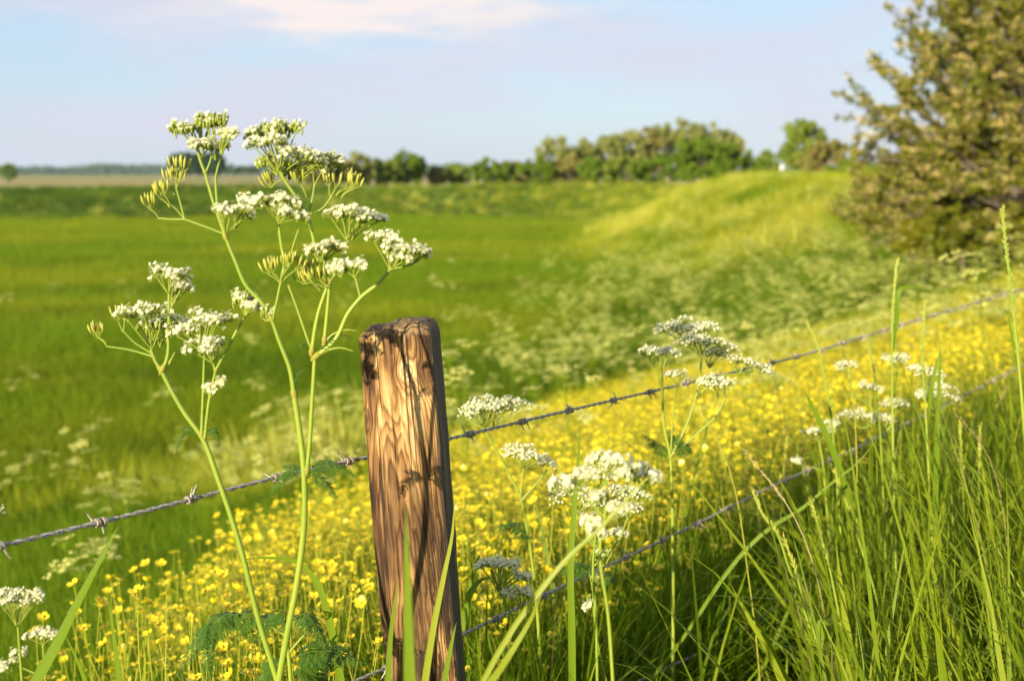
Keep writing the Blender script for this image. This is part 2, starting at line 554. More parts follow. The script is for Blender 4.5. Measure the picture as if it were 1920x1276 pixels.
er = math_node(nt, 'FRACT', math_node(nt, 'MULTIPLY', math_node(nt, 'ADD', y_, math_node(nt, 'MULTIPLY', wob, 0.05)), 190.0))
endg = mixc(nt, ramp(nt, er, [(0.55, 0.0), (0.85, 1.0)]), (0.22, 0.14, 0.06), (0.02, 0.014, 0.01))
wood = mixc(nt, topm.outputs[0], wood, endg)
rm = nd(nt, 'ShaderNodeMapRange')
nt.links.new(math_node(nt, 'ADD', x_, math_node(nt, 'MULTIPLY', wob2, 0.004)), rm.inputs[0])
for q, vv in ((1, 0.042), (2, 0.045)):
    rm.inputs[q].default_value = vv
wood = mixc(nt, math_node(nt, 'MULTIPLY', rm.outputs[0], 0.75), wood, (0.075, 0.068, 0.06))  # weathered grey right side, its shade also darkened into the colour
p = nd(nt, 'ShaderNodeBsdfPrincipled')
nt.links.new(wood, p.inputs['Base Color'])
p.inputs['Roughness'].default_value = 0.68
p.inputs['Specular IOR Level'].default_value = 0.3
hsum = math_node(nt, 'ADD', math_node(nt, 'MULTIPLY', ringm, -0.5), math_node(nt, 'ADD', math_node(nt, 'MULTIPLY', fine, 0.7), math_node(nt, 'MULTIPLY', fibre, 0.3)))
hsum = math_node(nt, 'SUBTRACT', hsum, math_node(nt, 'MULTIPLY', math_node(nt, 'MAXIMUM', crm, lnm), 1.2))
bp = nd(nt, 'ShaderNodeBump')
bp.inputs['Strength'].default_value = 0.8
bp.inputs['Distance'].default_value = 0.0016
nt.links.new(hsum, bp.inputs['Height'])
nt.links.new(bp.outputs[0], p.inputs['Normal'])
nt.links.new(p.outputs[0], out.inputs[0])
M['wood'] = m

POST_D = 1.465
pt = at(738, 616, POST_D)
pb = at(791, 1276, POST_D)
ax = nrm(pt - pb)
PW, PDp = 0.0895, 0.072


def post_mesh():
    L = 1.25
    zs = np.concatenate([np.linspace(-L, -0.55, 12, endpoint=False), np.linspace(-0.55, -0.012, 160)])
    nA, rc = 72, 0.009
    hx, hy = PW / 2, PDp / 2
    # rounded rectangle, denser at the corners
    pts = []
    for (cx, cy, a0) in ((hx - rc, hy - rc, 0), (-hx + rc, hy - rc, 90), (-hx + rc, -hy + rc, 180), (hx - rc, -hy + rc, 270)):
        for q in range(7):
            a = math.radians(a0 + q * 15)
            pts.append((cx + rc * math.cos(a), cy + rc * math.sin(a)))
    pts = np.array(pts)
    seg = []
    for q in range(len(pts)):
        a, b = pts[q], pts[(q + 1) % len(pts)]
        nsub = 20 if np.linalg.norm(a - b) > 0.02 else 1
        for s in range(nsub):
            seg.append(a + (b - a) * s / nsub)
    pts = np.array(seg)
    n = len(pts)
    rings = [(z, 1.0) for z in zs] + [(-0.008, 0.985), (-0.004, 0.955), (-0.001, 0.90), (0.002, 0.80), (0.0035, 0.6), (0.004, 0.35), (0.004, 0.12)]
    V = []
    for z, s in rings:
        sc_ = 1.0 - 0.012 * (1 + z / L)
        q = pts * s * sc_
        dirs = nrm(pts)
        x, y = q[:, 0], q[:, 1]
        f = 0.0006 * np.sin(x * 700 + 3 * np.sin(z * 22)) * np.sin(z * 31 + x * 90) + 0.0011 * np.sin(z * 13 + x * 60 + 1) + 0.0005 * np.sin(x * 1700 + y * 1500 + 2 * np.sin(z * 9))
        f += -0.0022 * np.exp(-((x + 0.004 + 0.003 * np.sin(z * 16)) / 0.003) ** 2) * (y < 0) * (z > -0.2)
        q = q + dirs * (f * min(1, s * 1.2))[:, None]
        zz = z + (0.0022 * np.sin(x * 75 + 0.4) + 0.0013 * np.sin(x * 610 + y * 240) * np.sin(x * 97 + 1) + 0.0012 * np.sin(x * 160 + y * 90) + 0.035 * x) * max(0, 1 - abs(z) / 0.05)
        V.append(np.column_stack([q, np.broadcast_to(zz, (n,))]))
    V = np.array(V)
    k = len(V)
    i = np.arange(k - 1)[:, None] * n
    j = np.arange(n)[None, :]
    jj = (j + 1) % n
    F = np.stack([i + j, i + jj, i + n + jj, i + n + j], -1).reshape(-1, 4)
    mb = MB()
    mb.add(V.reshape(-1, 3), F)
    mb.add(np.vstack([V[-1], [[0, 0, 0.004]]]), [[q, (q + 1) % n, n] for q in range(n)])
    return mb.mesh('fence_post', [M['wood']])


zx = Vector(ax)
yaw = math.radians(-4.5)
fx = Vector((math.cos(yaw), math.sin(yaw), 0))
yv = zx.cross(fx).normalized()
xv = yv.cross(zx).normalized()
rotm = Matrix((xv, yv, zx)).transposed().to_4x4()
post = link('fence_post', post_mesh())
post.matrix_world = Matrix.Translation(Vector(pt) + yv * (PDp / 2)) @ rotm
tag(post, 'weathered brown square wooden post with a pale knot, in front of the buttercups', 'fence post')

# ---------------------------------------------------------------- barbed wires on the fence plane
FO, FU = np.array([-0.13, 1.6]), np.array([0.6, 0.8])
FN = np.array([-0.8, 0.6])


def on_fence(x, y):
    d = toward(x, y)
    k = FN.dot(FO) / FN.dot(d[:2])
    return np.array([0, 0, CAM_Z]) + d * k


def metal(name, a, b, rough=0.5):
    m, nt, out = new_mat(name)
    tcn = nd(nt, 'ShaderNodeTexCoord')
    nz = noise(nt, tcn.outputs['Object'], 60, 4, 0.6)
    nz2 = noise(nt, tcn.outputs['Object'], 400, 3, 0.6)
    p = nd(nt, 'ShaderNodeBsdfPrincipled')
    c = mixc(nt, ramp(nt, nz, [(0.42, 0), (0.6, 1)]), a, b)
    c = mixc(nt, ramp(nt, nz2, [(0.48, 0), (0.62, 0.85)]), c, (0.11, 0.06, 0.03))
    nt.links.new(c, p.inputs['Base Color'])
    p.inputs['Metallic'].default_value = 0.3
    p.inputs['Roughness'].default_value = rough
    nt.links.new(p.outputs[0], out.inputs[0])
    return m


M['wire'] = metal('wire', (0.36, 0.36, 0.37), (0.44, 0.40, 0.34))
M['barb'] = metal('barb', (0.46, 0.42, 0.36), (0.34, 0.28, 0.21))
WR, TW, PITCHW = 0.00135, 0.00135, 0.030


def barb_mesh():
    mb = MB()
    for s, ph in ((1, 0.4), (-1, 2.2)):
        a = np.linspace(0, 2 * math.pi * 1.9, 30)
        P = np.stack([s * 0.0016 + s * a / (2 * math.pi) * 0.0023, 0.0037 * np.cos(a + ph), 0.0037 * np.sin(a + ph)], 1)
        T0, T1 = nrm(P[0] - P[1]), nrm(P[-1] - P[-2])
        P = np.vstack([P[0] + T0 * 0.012 + [-s * 0.003, 0, 0], P[0] + T0 * 0.004, P, P[-1] + T1 * 0.004, P[-1] + T1 * 0.0125 + [s * 0.004, 0, 0]])
        tube(mb, P, np.concatenate([[0.0005], np.full(len(P) - 2, 0.00115), [0.0005]]), 6)
    return mb.mesh('barb', [M['barb']])


BARB = barb_mesh()


def wire(name, pix, label, t0, t1, first):
    K = np.array([on_fence(*q) for q in pix])
    tk = (K[:, :2] - FO) @ FU
    co = np.polyfit(tk, K[:, 2], 1)
    co[0] = 0.4 * co[0]
    zoff = (K[:, 2] - np.polyval(co, tk)).mean()
    t = np.arange(t0, t1, 0.0035)
    sag = lambda t: np.interp(t, tk, K[:, 2]) * np.where((t > tk[0]) & (t < tk[-1]), 1, 0) + np.where((t > tk[0]) & (t < tk[-1]), 0, np.interp(t, tk, K[:, 2]))
    ker = np.hanning(121)
    ker /= ker.sum()
    zz = sag(t)
    zz = np.convolve(np.pad(zz, 60, 'edge'), ker, 'valid')
    base = np.column_stack([FO[0] + FU[0] * t, FO[1] + FU[1] * t, zz])
    mb = MB()
    lat = np.array([FN[0], FN[1], 0])
    up = np.array([0, 0, 1.0])
    for ph in (0, math.pi):
        a = 2 * math.pi * t / PITCHW + ph + 0.5 * np.sin(t * 9)
        P = base + TW * (np.cos(a)[:, None] * lat + np.sin(a)[:, None] * up)
        tube(mb, P, WR, 6)
    root = thing(name, label, 'barbed wire', base[0])
    w = link('strands', mb.mesh(name + '_strands', [M['wire']]), root, tuple(-base[0]))
    r = np.random.default_rng(len(pix))
    tb = first
    nb = 0
    while tb < t1 - 0.02:
        if tb > t0 and nb < 98:
            b = bpy.data.objects.new('barb', BARB)
            COL.objects.link(b)
            b.parent = root
            kk = min(len(t) - 2, int((tb - t0) / 0.0035))
            T = nrm(base[kk + 1] - base[kk])
            b.rotation_euler = (r.uniform(0, 6.28), -math.asin(T[2]), math.atan2(T[1], T[0]))
            b.location = tuple(base[kk] - base[0])
            nb += 1
        tb += 0.116 + r.uniform(-0.006, 0.006)
    return root


f0 = (on_fence(180, 980)[:2] - FO) @ FU
wire('barbed_wire', [(-120, 1050), (0, 1025), (180, 980), (370, 935), (520, 890), (690, 858), (846, 822), (990, 787), (1150, 750), (1300, 716), (1500, 668), (1700, 606), (1890, 549)],
     'topmost barbed wire, running from the lower left edge past the post', -2.6, 7.0, f0 - 0.116 * 18)
wire('barbed_wire', [(560, 1325), (700, 1260), (875, 1187), (1040, 1105), (1185, 1040), (1300, 985), (1460, 905), (1585, 850), (1830, 730), (1910, 688)],
     'second barbed wire down, crossing the buttercups from the lower half of the post', -2.6, 7.0, -2.5)
wire('barbed_wire', [(1100, 1325), (1240, 1255), (1335, 1215), (1400, 1170), (1500, 1110)],
     'lowest barbed wire, half buried in the grass at the bottom', -2.6, 7.0, -2.47)

# the next posts of the same fence stand outside the frame
for t in (3.75, -2.45):
    c = post.copy()
    COL.objects.link(c)
    q = FO + FU * t + np.array([0.8, -0.6]) * 0.05
    c.matrix_world = Matrix.Translation((q[0], q[1], float(pt[2]))) @ Matrix.Rotation(math.radians(8 * t), 4, 'Z')
    c['label'] = 'wooden post of the barbed wire fence standing farther along the wires' if t > 0 else 'wooden post holding the near end of the barbed wires'

# ---------------------------------------------------------------- cow parsley and tall grasses by the fence
UPV = np.array([0, 0, 1.0])


def basis(a):
    e1 = nrm(np.cross(a, [0.3, 1.0, 0.2]))
    return e1, np.cross(a, e1)


def florets(mb, C, Nn, r, rng, m=0):
    """five-petalled flowers at C facing Nn"""
    n = len(C)
    h = nrm(np.cross(Nn, rng.normal(size=(n, 3))))
    g = np.cross(Nn, h)
    ph = rng.uniform(0, 6.28, n)
    V, F = [], []
    for k in range(5):
        a = ph + k * 2 * math.pi / 5
        rr = (r * rng.uniform(0.75, 1.2, n))[:, None]
        d = np.cos(a)[:, None] * h + np.sin(a)[:, None] * g
        s = -np.sin(a)[:, None] * h + np.cos(a)[:, None] * g
        lift = rng.uniform(-0.1, 0.35, n)[:, None]
        V.append(np.stack([C, C + rr * (0.6 * d - 0.42 * s + lift * 0.6 * Nn), C + rr * (d + lift * Nn), C + rr * (0.6 * d + 0.42 * s + lift * 0.6 * Nn)], 1))
    V = np.concatenate(V)
    mb.add(V.reshape(-1, 3), np.arange(len(V) * 4).reshape(-1, 4), m)


def spindles(mb, A, B, r, m=0, sides=5):
    """seed shapes from A to B"""
    n = len(A)
    d = nrm(B - A)
    h = nrm(np.cross(d, np.array([0.31, 0.9, 0.2])))
    g = np.cross(d, h)
    ts, rs = np.array([0.0, 0.25, 0.6, 0.88, 1.0]), np.array([0.25, 0.85, 1.0, 0.5, 0.12])
    a = np.arange(sides) / sides * 2 * math.pi
    ring = np.cos(a)[None, :, None] * h[:, None, :] + np.sin(a)[None, :, None] * g[:, None, :]
    V = np.stack([(A + (B - A) * t)[:, None, :] + ring * (r * q) for t, q in zip(ts, rs)], 1)
    k = len(ts)
    i = np.arange(k - 1)[:, None] * sides
    j = np.arange(sides)[None, :]
    jj = (j + 1) % sides
    F = np.stack([i + j, i + jj, i + sides + jj, i + sides + j], -1).reshape(-1, 4)
    F = (np.arange(n)[:, None, None] * (k * sides) + F[None]).reshape(-1, 4)
    mb.add(V.reshape(-1, 3), F, m)


def umbel(mr, mf, H, T, w, kind, rng, n=None, dens=1.0, rf=0.0024, ped=True):
    """H where the rays spring, T middle of the flat top, w its width"""
    a = nrm(nrm(T - H) * 0.4 + UPV * 0.6)
    e1, e2 = basis(a)
    n = n or int(np.clip(w / 0.007, 5, 16))
    if kind == 's':
        n = 2 if w < 0.019 else 3
    i = np.arange(n)
    rho = np.sqrt((i + 0.35) / n) * w / 2 * 0.95 * rng.uniform(0.88, 1.1, n)
    if kind == 's':
        rho *= 0.9
    th = i * 2.39996 + rng.uniform(0, 6)
    rad = np.cos(th)[:, None] * e1 + np.sin(th)[:, None] * e2
    q = T + rad * rho[:, None] + a * (rng.normal(0, 0.036, n) * w - (rho / (w / 2)) ** 2 * 0.04 * w)[:, None]
    ru = w * (0.185 if kind != 's' else 0.10)
    L = np.linalg.norm(T - H)
    for k in range(n):
        end = q[k] - nrm(a + rad[k] * 0.5) * ru * 0.75
        ctl = H + a * 0.45 * L + rad[k] * rho[k] * 0.62
        t = np.linspace(0, 1, 7)[:, None]
        tube(mr, (1 - t) ** 2 * H + 2 * t * (1 - t) * ctl + t * t * end, [0.00085, 0.0006], 4)
        o = nrm(a + rad[k] * 0.45 * rho[k] / (w / 2))
        u1, u2 = basis(o)
        if kind == 's':
            m = rng.integers(4, 7)
            ph = np.arange(m) * 2.4 + rng.uniform(0, 6)
            rr = np.sqrt((np.arange(m) + 0.3) / m) * 0.0068
            dd = np.cos(ph)[:, None] * u1 + np.sin(ph)[:, None] * u2
            A = end + dd * rr[:, None] + o * 0.006
            B = A + nrm(o + dd * 0.22 + UPV * 0.7 + rng.normal(0, 0.08, (m, 3))) * rng.uniform(0.0085, 0.0125, m)[:, None]
            spindles(mf, A, B, 0.0014)
            for x in A:
                tube(mr, [end, (end + x) / 2 + o * 0.001, x], 0.00042, 3)
            continue
        m = max(5, int(rng.integers(13, 20) * dens))
        ph = np.arange(m) * 2.4 + rng.uniform(0, 6)
        rr = np.sqrt((np.arange(m) + 0.4) / m) * ru * rng.uniform(0.85, 1.1, m)
        dd = np.cos(ph)[:, None] * u1 + np.sin(ph)[:, None] * u2
        C = q[k] + dd * rr[:, None] + o * (rng.normal(0, 0.0022, m) - (rr / ru) ** 2 * ru * 0.35)[:, None]
        if ped:
            for c in C:
                tube(mr, [end, (end + c) / 2 + (c - q[k]) * 0.15, c], 0.00038, 3, cap=False)
        if kind == 'g':
            sel = rng.random(m) < 0.6
            spindles(mr, C - o * 0.0055, C + o * 0.0008, 0.0012, 0)
            C2 = C[sel] + o * 0.001
        else:
            spindles(mr, C - o * 0.0026, C, 0.0008, 0)
            C2 = C + o * 0.0015
        if len(C2):
            florets(mf, C2, nrm(o + (C2 - q[k]) / ru * 0.6 + rng.normal(0, 0.6, (len(C2), 3)) + [-0.3, -0.62, 0]), rf if kind == 'w' else rf * 0.82, rng)


def fern(mb, path, width, rng, m=0, npin=9, droop=0.35, face=None):
    """a twice-divided leaf along path"""
    P = smooth_path(path, 6)
    tube(mb, P, [0.0009, 0.0003], 4, m)
    T = nrm(np.gradient(P, axis=0))
    s = np.linspace(0, 1, len(P))
    f = np.array(face if face is not None else [0.1, -0.45, 0.88])
    for k in range(npin):
        t = 0.16 + 0.84 * k / npin
        c = np.array([np.interp(t, s, P[:, q]) for q in range(3)])
        d = nrm(np.array([np.interp(t, s, T[:, q]) for q in range(3)]))
        side = nrm(np.cross(d, f))
        ln = width * (1 - t) ** 0.75 * (0.75 + 0.25 * min(1, k / 2)) * 0.5
        for sg in (-1, 1):
            pd = nrm(d * 0.62 + side * sg * rng.uniform(0.8, 1.05) - UPV * droop * rng.uniform(0.5, 1.4) + rng.normal(0, 0.09, 3))
            nn = 6 if ln > 0.012 else 4
            ps = nrm(np.cross(pd, f))
            for q in range(nn + 1):
                u = (q + 0.35) / (nn + 0.4)
                b = c + pd * ln * u - UPV * droop * 0.25 * ln * u * u
                l2 = ln * (0.5 * (1 - u) ** 0.7 + 0.12)
                for s2 in ((-1, 1) if q < nn else (0,)):
                    v = nrm(pd * (0.9 if s2 else 1) + ps * s2 * 0.85 - UPV * droop * 0.3 + rng.normal(0, 0.07, 3))
                    x = nrm(np.cross(v, f)) * l2 * 0.13
                    mb.add([b, b + v * l2 * 0.45 - x, b + v * l2, b + v * l2 * 0.45 + x], [[0, 1, 2, 3]], m)
            tube(mb, [c, c + pd * ln * 0.95 - UPV * droop * 0.22 * ln], [0.0005, 0.0003], 3, m, cap=False)


def plant(label, D, stems, umbels, leaves=(), seed=1, group=None, root=None, mats=('stem', 'petal', 'fern_leaf'), dens=1.0, rf=0.0024):
    rng = np.random.default_rng(seed)
    sc_ = D / FPX
    q0, q1 = at(*stems[0][0][0][:2], D), at(*stems[0][0][1][:2], D)
    dr = nrm(nrm(q0 - q1) + [0, 0, -0.8])
    base = q0 + dr * max(0.05, (q0[2] - hgt(q0[0], q0[1])[0]) / max(0.4, -dr[2]))
    base[2] = hgt(base[0], base[1])[0] - 0.01
    r = thing('cow_parsley', label, 'wildflower', base, group)
    mb = MB()
    for k, (pts, w0, w1) in enumerate(stems):
        P = np.array([at(q[0], q[1], D + (q[2] if len(q) > 2 else 0)) for q in pts])
        if k == 0:
            P = np.vstack([base, P])
        S = smooth_path(P, 7)
        tube(mb, S, np.array([w0, w1]) * sc_ / 2 * (0.8 if w0 > 7 else 0.9), 12, ridge=0.07)
        if k and w0 >= 5:                       # leaf sheaths clasp the forks
            dq = nrm(P[1] - P[0])
            spindles(mb, np.array([P[0] - dq * w0 * sc_ * 0.9]), np.array([P[0] + dq * w0 * sc_ * 1.8]), w0 * sc_ * 0.62, 1, 8)
    link('stem', mb.mesh('stem', [M[mats[0]], M['sheath']]), r, tuple(-base))
    for (x, y, w, hx, hy, kind, *dd) in umbels:
        d = D + (dd[0] if dd else 0)
        mr, mf = MB(), MB()
        umbel(mr, mf, at(hx, hy, d), at(x, y, d), w * d / FPX, kind, rng, dens=dens, rf=rf)
        nm = 'seed_head' if kind == 's' else 'umbel'
        u = link(nm, mr.mesh(nm, [M['ray']]), r, tuple(-base))
        link('seeds' if kind == 's' else 'florets', mf.mesh('florets', [M['seed' if kind == 's' else mats[1]]]), u)
    for (pts, w, *dd) in leaves:
        mb = MB()
        fern(mb, [at(q[0], q[1], D + (q[2] if len(q) > 2 else 0)) for q in pts], w * sc_, rng, droop=dd[0] if dd else 0.35)
        link('leaf', mb.mesh('leaf', [M[mats[2]]]), r, tuple(-base))
    return r


# left-hand stem of the pair in front of the wire
plant('cow parsley leaning left over the wire, shorter than its neighbour, with four lacy white heads', 1.27,
      [([(520, 1276), (486, 1165), (448, 1015), (408, 895), (379, 820), (345, 772), (318, 725), (303, 695)], 14, 10),
       ([(303, 695), (292, 678), (283, 655)], 9, 6),
       ([(303, 695), (312, 676), (316, 620), (317, 548)], 10, 6),
       ([(314, 640), (322, 575), (338, 545)], 5, 3),
       ([(288, 668), (240, 655), (200, 649)], 5, 3),
       ([(285, 662), (250, 640), (231, 620)], 4, 3),
       ([(378, 815), (380, 760), (383, 665)], 8, 5),
       ([(384, 820), (393, 745), (404, 695)], 7, 5),
       ([(404, 695), (399, 678), (397, 655)], 5, 4),
       ([(404, 695), (428, 650), (448, 612), (462, 588)], 6, 5),
       ([(318, 680), (328, 660)], 5, 2)],
      [(316, 508, 84, 317, 552, 'w', 0), (342, 535, 40, 322, 575, 'w', 0.01), (262, 578, 104, 284, 655, 'w', 0), (296, 600, 90, 286, 648, 'g', 0.03), (335, 600, 60, 300, 650, 'w', 0.05),
       (394, 590, 96, 385, 668, 'w', -0.02), (348, 612, 80, 380, 662, 'w', 0.0), (388, 642, 78, 399, 680, 'w', -0.03),
       (182, 631, 24, 200, 649, 's', 0), (230, 602, 26, 231, 622, 's', 0.01), (394, 727, 30, 395, 745, 'w', 0), (413, 716, 18, 405, 735, 'w', 0)],
      [([(379, 818), (350, 805), (334, 826), (330, 850)], 46, 0.15), ([(384, 818), (402, 805), (412, 838)], 34, 0.2), ([(379, 812), (384, 780), (380, 762)], 30, 0.1)], seed=3)

# the tall stem
plant('tallest cow parsley, its many white heads and green seeds standing up against the sky', 1.265,
      [([(523, 1276), (540, 1180), (558, 1085), (571, 965), (570, 885), (562, 810), (552, 742)], 17, 13),
       ([(552, 742), (543, 690), (524, 640), (510, 600)], 11, 9),
       ([(510, 600), (490, 566), (463, 537), (440, 486), (424, 447)], 9, 9),
       ([(424, 447), (413, 415), (400, 378), (385, 325)], 9, 7),
       ([(385, 325), (377, 305), (370, 283)], 6, 5),
       ([(414, 418), (407, 378), (404, 332)], 6, 5),
       ([(404, 332), (412, 300), (421, 272)], 4, 3),
       ([(385, 325), (395, 300), (398, 282)], 4, 3),
       ([(424, 440), (385, 425), (346, 411)], 5, 4),
       ([(346, 411), (338, 380), (330, 352)], 4, 3),
       ([(346, 411), (320, 411), (296, 409)], 4, 3),
       ([(346, 411), (330, 392), (318, 382)], 3, 2),
       ([(575, 885), (580, 840), (584, 775), (590, 672)], 11, 9),
       ([(511, 600), (518, 570), (526, 531)], 6, 5),
       ([(542, 537), (556, 575), (573, 625), (585, 660)], 5, 5),
       ([(527, 529), (532, 495), (526, 450), (521, 411)], 7, 6),
       ([(540, 500), (550, 460), (560, 430)], 4, 3),
       ([(590, 670), (628, 637), (654, 585), (676, 558), (712, 528), (731, 505)], 11, 9),
       ([(731, 505), (760, 499), (786, 488)], 6, 4),
       ([(584, 660), (596, 590), (616, 530)], 10, 8),
       ([(608, 640), (614, 580), (618, 530)], 9, 7),
       ([(600, 512), (592, 470), (584, 430), (577, 403)], 9, 8),
       ([(577, 403), (560, 376), (542, 350), (524, 322)], 7, 6),
       ([(577, 403), (584, 380), (590, 345)], 5, 4),
       ([(577, 403), (605, 390), (622, 368)], 4, 3),
       ([(612, 530), (606, 520), (600, 510)], 8, 8),
       ([(618, 528), (640, 495), (652, 452)], 6, 5),
       ([(676, 558), (670, 535), (665, 514)], 5, 4),
       ([(617, 530), (612, 505), (604, 482)], 4, 3),
       ([(508, 600), (497, 600), (492, 588)], 5, 3),
       ([(606, 645), (622, 628), (650, 618), (668, 620)], 5, 2),
       ([(596, 668), (618, 655), (640, 652), (662, 658)], 6, 2),
       ([(463, 537), (458, 560), (460, 590), (448, 612)], 2, 3)],
      [(352, 231, 86, 370, 284, 'g', 0), (392, 222, 60, 380, 284, 'g', 0.02), (405, 218, 40, 396, 270, 'g', 0), (372, 268, 56, 378, 295, 'w', -0.02), (428, 248, 36, 415, 290, 'w', -0.02), (412, 270, 40, 404, 300, 'w', 0.01),
       (492, 240, 84, 518, 322, 'g', 0.02), (540, 234, 78, 525, 322, 'g', 0), (505, 258, 90, 522, 322, 'w', -0.03), (560, 280, 96, 530, 326, 'w', -0.02), (596, 292, 80, 540, 338, 'w', 0.03), (625, 297, 50, 560, 345, 'g', 0.03), (500, 295, 44, 520, 330, 'g', 0), (545, 300, 40, 530, 335, 'g', 0.02),
       (336, 322, 26, 331, 352, 's', 0), (322, 345, 26, 327, 365, 's', 0.01), (304, 366, 34, 318, 388, 's', 0), (280, 392, 26, 297, 409, 's', 0),
       (432, 388, 92, 424, 440, 'w', -0.04), (470, 375, 70, 440, 430, 'w', 0.0), (516, 370, 84, 521, 412, 'w', -0.02), (545, 398, 66, 524, 420, 'w', -0.05),
       (640, 392, 74, 650, 450, 'w', -0.02), (668, 396, 88, 652, 450, 'w', 0.0), (700, 402, 56, 660, 450, 'w', 0.02),
       (716, 440, 62, 731, 505, 'w', 0), (750, 455, 80, 735, 503, 'w', -0.02), (784, 468, 52, 772, 496, 'w', 0), (752, 478, 44, 740, 500, 'w', -0.02),
       (590, 464, 44, 602, 490, 'w', -0.05), (625, 458, 48, 608, 490, 'w', -0.03), (664, 495, 56, 664, 520, 'w', -0.06), (630, 498, 34, 640, 520, 'w', -0.06),
       (594, 320, 34, 590, 348, 's', 0), (622, 350, 30, 620, 370, 's', 0.01), (654, 348, 30, 630, 368, 's', 0.01), (566, 344, 30, 575, 370, 's', 0), (512, 345, 30, 530, 340, 's', 0.02), (660, 352, 24, 640, 372, 's', 0),
       (508, 512, 38, 526, 532, 's', 0), (542, 500, 40, 527, 530, 's', -0.02), (581, 515, 36, 610, 535, 's', 0), (566, 530, 30, 600, 545, 's', 0.02), (600, 528, 30, 612, 540, 's', -0.01),
       (500, 580, 26, 494, 594, 'g', 0), (455, 552, 56, 459, 590, 'g', 0.02), (470, 572, 40, 462, 592, 'w', 0.0)],
      [([(592, 665), (615, 640), (640, 628), (662, 634)], 36, 0.2), ([(588, 660), (572, 640), (560, 652)], 34, 0.3), ([(571, 890), (545, 880), (520, 905), (508, 935)], 70, 0.35),
       ([(572, 890), (605, 872), (640, 875), (668, 895)], 80, 0.4), ([(574, 890), (600, 895), (620, 915), (632, 935)], 60, 0.5), ([(552, 742), (560, 700), (574, 690)], 26, 0.1)], seed=5)

# basal ferny leaves
plant('dark ferny parsley leaves drooping round the foot of the two leaning stems', 1.36,
      [([(545, 1276), (542, 1235), (535, 1190)], 12, 8), ([(535, 1190), (500, 1170), (420, 1160)], 5, 3), ([(540, 1225), (570, 1190), (590, 1170)], 5, 3)],
      [],
      [([(535, 1190), (470, 1150), (400, 1165), (345, 1225)], 120, 0.6), ([(470, 1160), (400, 1160), (360, 1210), (325, 1280)], 130, 0.7), ([(430, 1160), (395, 1190), (390, 1240), (400, 1290)], 90, 0.4),
       ([(540, 1175), (530, 1150), (505, 1155), (480, 1190)], 80, 0.9), ([(540, 1170), (570, 1150), (598, 1180), (612, 1220)], 100, 0.9), ([(540, 1235), (590, 1220), (640, 1225), (690, 1245)], 130, 0.4),
       ([(545, 1240), (575, 1250), (600, 1275), (620, 1310)], 120, 0.3), ([(540, 1240), (505, 1250), (490, 1290)], 100, 0.3), ([(400, 1165), (430, 1150), (470, 1180), (480, 1230)], 80, 0.6)], seed=7)

GP = 'cow parsley heads among the wires right of the post'
plant('cow parsley with one flat white head right beside the post, level with the top wire', 2.0,
      [([(1015, 1276), (1005, 1120), (990, 1000), (975, 930), (945, 870), (905, 800)], 9, 5), ([(976, 930), (980, 890), (983, 872)], 5, 4), ([(976, 940), (1010, 900), (1030, 870)], 5, 3), ([(905, 802), (880, 788), (868, 776)], 4, 3)],
      [(890, 762, 80, 905, 803, 'w', 0.0), (930, 752, 90, 908, 802, 'w', 0.02), (965, 750, 56, 925, 800, 'w', 0.03), (968, 840, 66, 982, 880, 'w', 0), (1000, 852, 62, 985, 880, 'w', -0.03), (1030, 866, 44, 1018, 890, 'w', -0.02)],
      [([(1000, 1010), (960, 985), (925, 990)], 70, 0.4)], seed=11, group=GP)
plant('cow parsley with a crowd of overlapping cream heads above the middle wire', 1.72,
      [([(1120, 1276), (1117, 1150), (1112, 1060), (1122, 960)], 8, 6), ([(1122, 960), (1121, 930), (1120, 918)], 4, 3), ([(1118, 1000), (1150, 965), (1165, 950)], 4, 3), ([(1116, 1020), (1090, 980), (1075, 950)], 4, 3), ([(1115, 1060), (1160, 1010), (1180, 960)], 4, 3)],
      [(1125, 878, 96, 1121, 918, 'w', 0), (1062, 920, 80, 1078, 955, 'w', 0), (1100, 930, 60, 1085, 960, 'w', 0), (1168, 918, 80, 1166, 952, 'w', 0.02), (1200, 925, 50, 1180, 962, 'w', 0), (1185, 946, 50, 1178, 975, 'w', 0), (1150, 945, 44, 1152, 970, 'w', 0), (1115, 940, 44, 1112, 965, 'w', 0)],
      [([(1115, 1080), (1080, 1060), (1050, 1075)], 80, 0.4)], seed=12, group=GP, rf=0.0022)
plant('soft blurred cow parsley heads rising close behind the yellow blade', 1.08,
      [([(1150, 1290), (1140, 1150), (1125, 1030), (1140, 930)], 9, 7), ([(1140, 930), (1135, 900), (1137, 885)], 5, 4), ([(1140, 940), (1180, 910), (1195, 895)], 5, 3), ([(1136, 970), (1090, 930), (1068, 915)], 5, 3), ([(1140, 1040), (1100, 1000), (1115, 985)], 4, 3)],
      [(1138, 858, 80, 1137, 890, 'w', 0), (1170, 880, 70, 1190, 905, 'w', 0), (1215, 885, 70, 1200, 910, 'w', 0.03), (1060, 900, 64, 1070, 925, 'w', 0), (1095, 888, 50, 1090, 915, 'w', 0), (1118, 930, 36, 1120, 950, 'w', -0.02), (1155, 952, 36, 1150, 975, 'w', -0.02), (1105, 975, 36, 1110, 992, 'w', 0), (1120, 992, 36, 1120, 1005, 'w', 0)],
      [], seed=13, group=GP)
